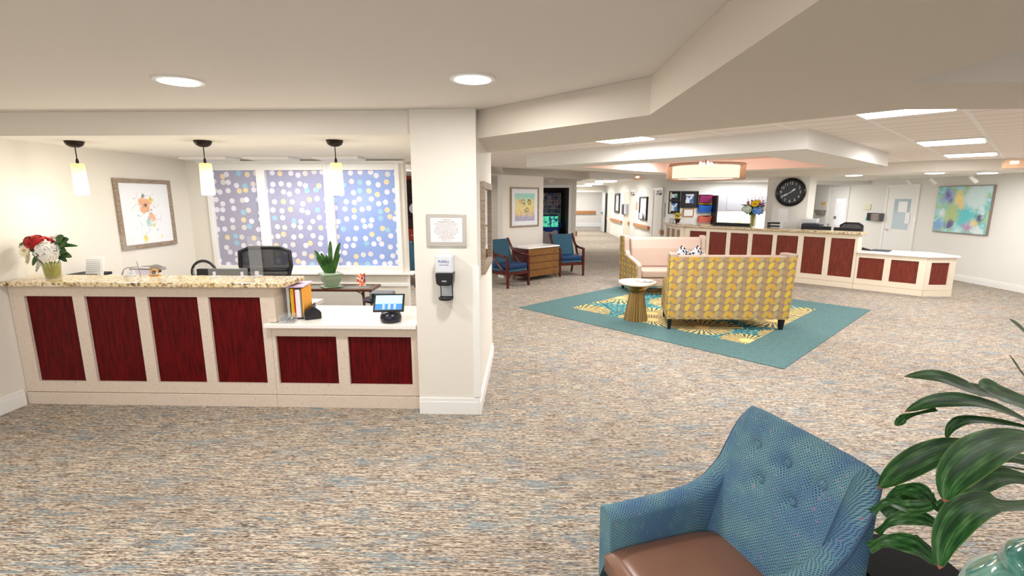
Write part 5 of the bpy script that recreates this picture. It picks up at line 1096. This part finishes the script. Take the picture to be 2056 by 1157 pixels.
# dracaena
crown = Vector((1.78, 1.42, 0))
t = thing('dracaena_plant', 'large glossy leaved dracaena at the right edge beside the foreground armchair', 'plant', crown)
MB().lathe([(.15, 0), (.2, .05), (.21, .34), (.19, .35), (.18, .30)], 28).build('pot', flat('brown ceramic pot', (90, 66, 52), .35), t, smooth=True); MB().lathe([(.18, .28), (.18, .31)], 20).build('soil', flat('dark soil', (44, 32, 26), .9), t)
for k, (dx, dy, h) in enumerate([(0, 0, 1.05), (.07, .05, .85), (-.05, .06, .62)]): MB().tube([(dx * .5, dy * .5, .3), (dx, dy, h * .6), (dx, dy, h)], .016, 8).build('cane', flat('grey brown bark', (128, 108, 84), .8), t, smooth=True)
LV = [  # pixel path from tip to base with view depth, width
    ([(1815, 757, 1.30), (1880, 757, 1.33), (1950, 782, 1.38), (1975, 787, 1.42), (2060, 812, 1.5), (2190, 870, 1.6)], .055),
    ([(1966, 778, 1.20), (2000, 790, 1.22), (2070, 815, 1.28), (2200, 850, 1.5)], .075),
    ([(1816, 828, 1.25), (1870, 808, 1.28), (1940, 805, 1.32), (2010, 822, 1.38), (2090, 860, 1.5), (2190, 900, 1.6)], .045),
    ([(1899, 882, 1.30), (1912, 855, 1.32), (1955, 843, 1.36), (2060, 858, 1.45), (2190, 900, 1.6)], .028),
    ([(1895, 1008, .98), (1908, 960, 1.0), (1960, 912, 1.05), (2030, 885, 1.12), (2110, 890, 1.25), (2230, 930, 1.5)], .076),
    ([(1763, 982, 1.12), (1800, 950, 1.15), (1862, 915, 1.2), (1925, 898, 1.25), (2010, 910, 1.35), (2190, 950, 1.55)], .062),
    ([(1885, 1143, .95), (1893, 1085, .97), (1930, 1032, 1.0), (1985, 1010, 1.04), (2040, 1016, 1.1), (2230, 1000, 1.45)], .062),
    ([(1903, 1008, 1.2), (1950, 978, 1.22), (2010, 955, 1.28), (2090, 968, 1.38), (2210, 970, 1.55)], .055),
    ([(1960, 922, 1.32), (2010, 915, 1.36), (2080, 930, 1.45), (2210, 940, 1.6)], .045),
    ([(2027, 642, 1.35), (2060, 672, 1.4), (2150, 760, 1.52), (2190, 850, 1.6)], .05),
    ([(2027, 714, 1.3), (2055, 755, 1.36), (2110, 810, 1.48), (2190, 870, 1.6)], .045),
    ([(1878, 1018, 1.45), (1850, 990, 1.46), (1800, 985, 1.48), (1900, 975, 1.55), (2100, 960, 1.6)][0:3], .06),
    ([(1893, 1062, 1.4), (1850, 1042, 1.42), (1795, 1045, 1.46), (1760, 1070, 1.5)], .05),
    ([(1880, 1135, 1.4), (1840, 1100, 1.42), (1785, 1088, 1.46), (1745, 1100, 1.5)], .065),
    ([(1875, 1000, 1.5), (1820, 1000, 1.5), (1770, 1030, 1.52)], .075),
    ([(1900, 1000, 1.4), (1880, 1020, 1.4), (1870, 990, 1.42)], .03),
    ([(1834, 958, 1.42), (1850, 940, 1.42), (1868, 928, 1.42), (1960, 930, 1.5), (2100, 950, 1.58)], .018),
    ([(1797, 855, 1.28), (1808, 845, 1.28), (1822, 836, 1.28), (1880, 822, 1.31)], .022),
    ([(1890, 1010, 1.42), (1830, 1020, 1.45), (1780, 1010, 1.5), (1750, 1030, 1.52)], .045)]
for i, (pth, wd) in enumerate(LV):
    P_ = [atd(*q) - crown for q in pth]
    b = MB(); b.uv = []; P_ = P_[::-1]
    b.leaf(P_, wd, 26, .22, up=(.15, -.55, .8), wave=wd * .03, pk=1.45 if len(P_) > 3 else 1.1); b.build('leaf', M_drac, t, smooth=True)
# made-up black table standing in for the shaded gap, carrying the jar
t = thing('gap_fill_table', 'near black shade fill table added to darken the gap between the foreground armchair and the dracaena', 'table', (1.385, 1.33, 0))
MB().box(-.165, .165, -.45, .42, .40, .43).build('table_top', flat('near black shade fill', (12, 10, 10), .7, 0, .1), t, smooth=False); MB().box(-.15, .15, -.43, .40, .0, .399).build('cabinet_body', flat('near black shade fill', (26, 18, 16)), t, bevel=.004)
t = thing('ginger_jar', 'iridescent turquoise glass jar with domed lid at the lower right corner', 'jar', (1.405, 1.13, .431))
MB().lathe([(.10, 0), (.12, .01), (.19, .09), (.215, .18), (.19, .27), (.14, .32), (.12, .335)], 48).build('jar_body', M_jar, t, smooth=True)
MB().lathe([(.13, .336), (.135, .345), (.12, .38), (.07, .42), (.02, .435)], 40).build('lid', M_jar, t, smooth=True); MB().ball((0, 0, .455), .028, n=16).build('knob', M_jar, t, smooth=True)
c_ = arm_chair('blue armchair seen through the gap beside the windows', (-2.35, 9.75, 0), R(160)); c_['group'] = 'blue armchairs in the back hall'
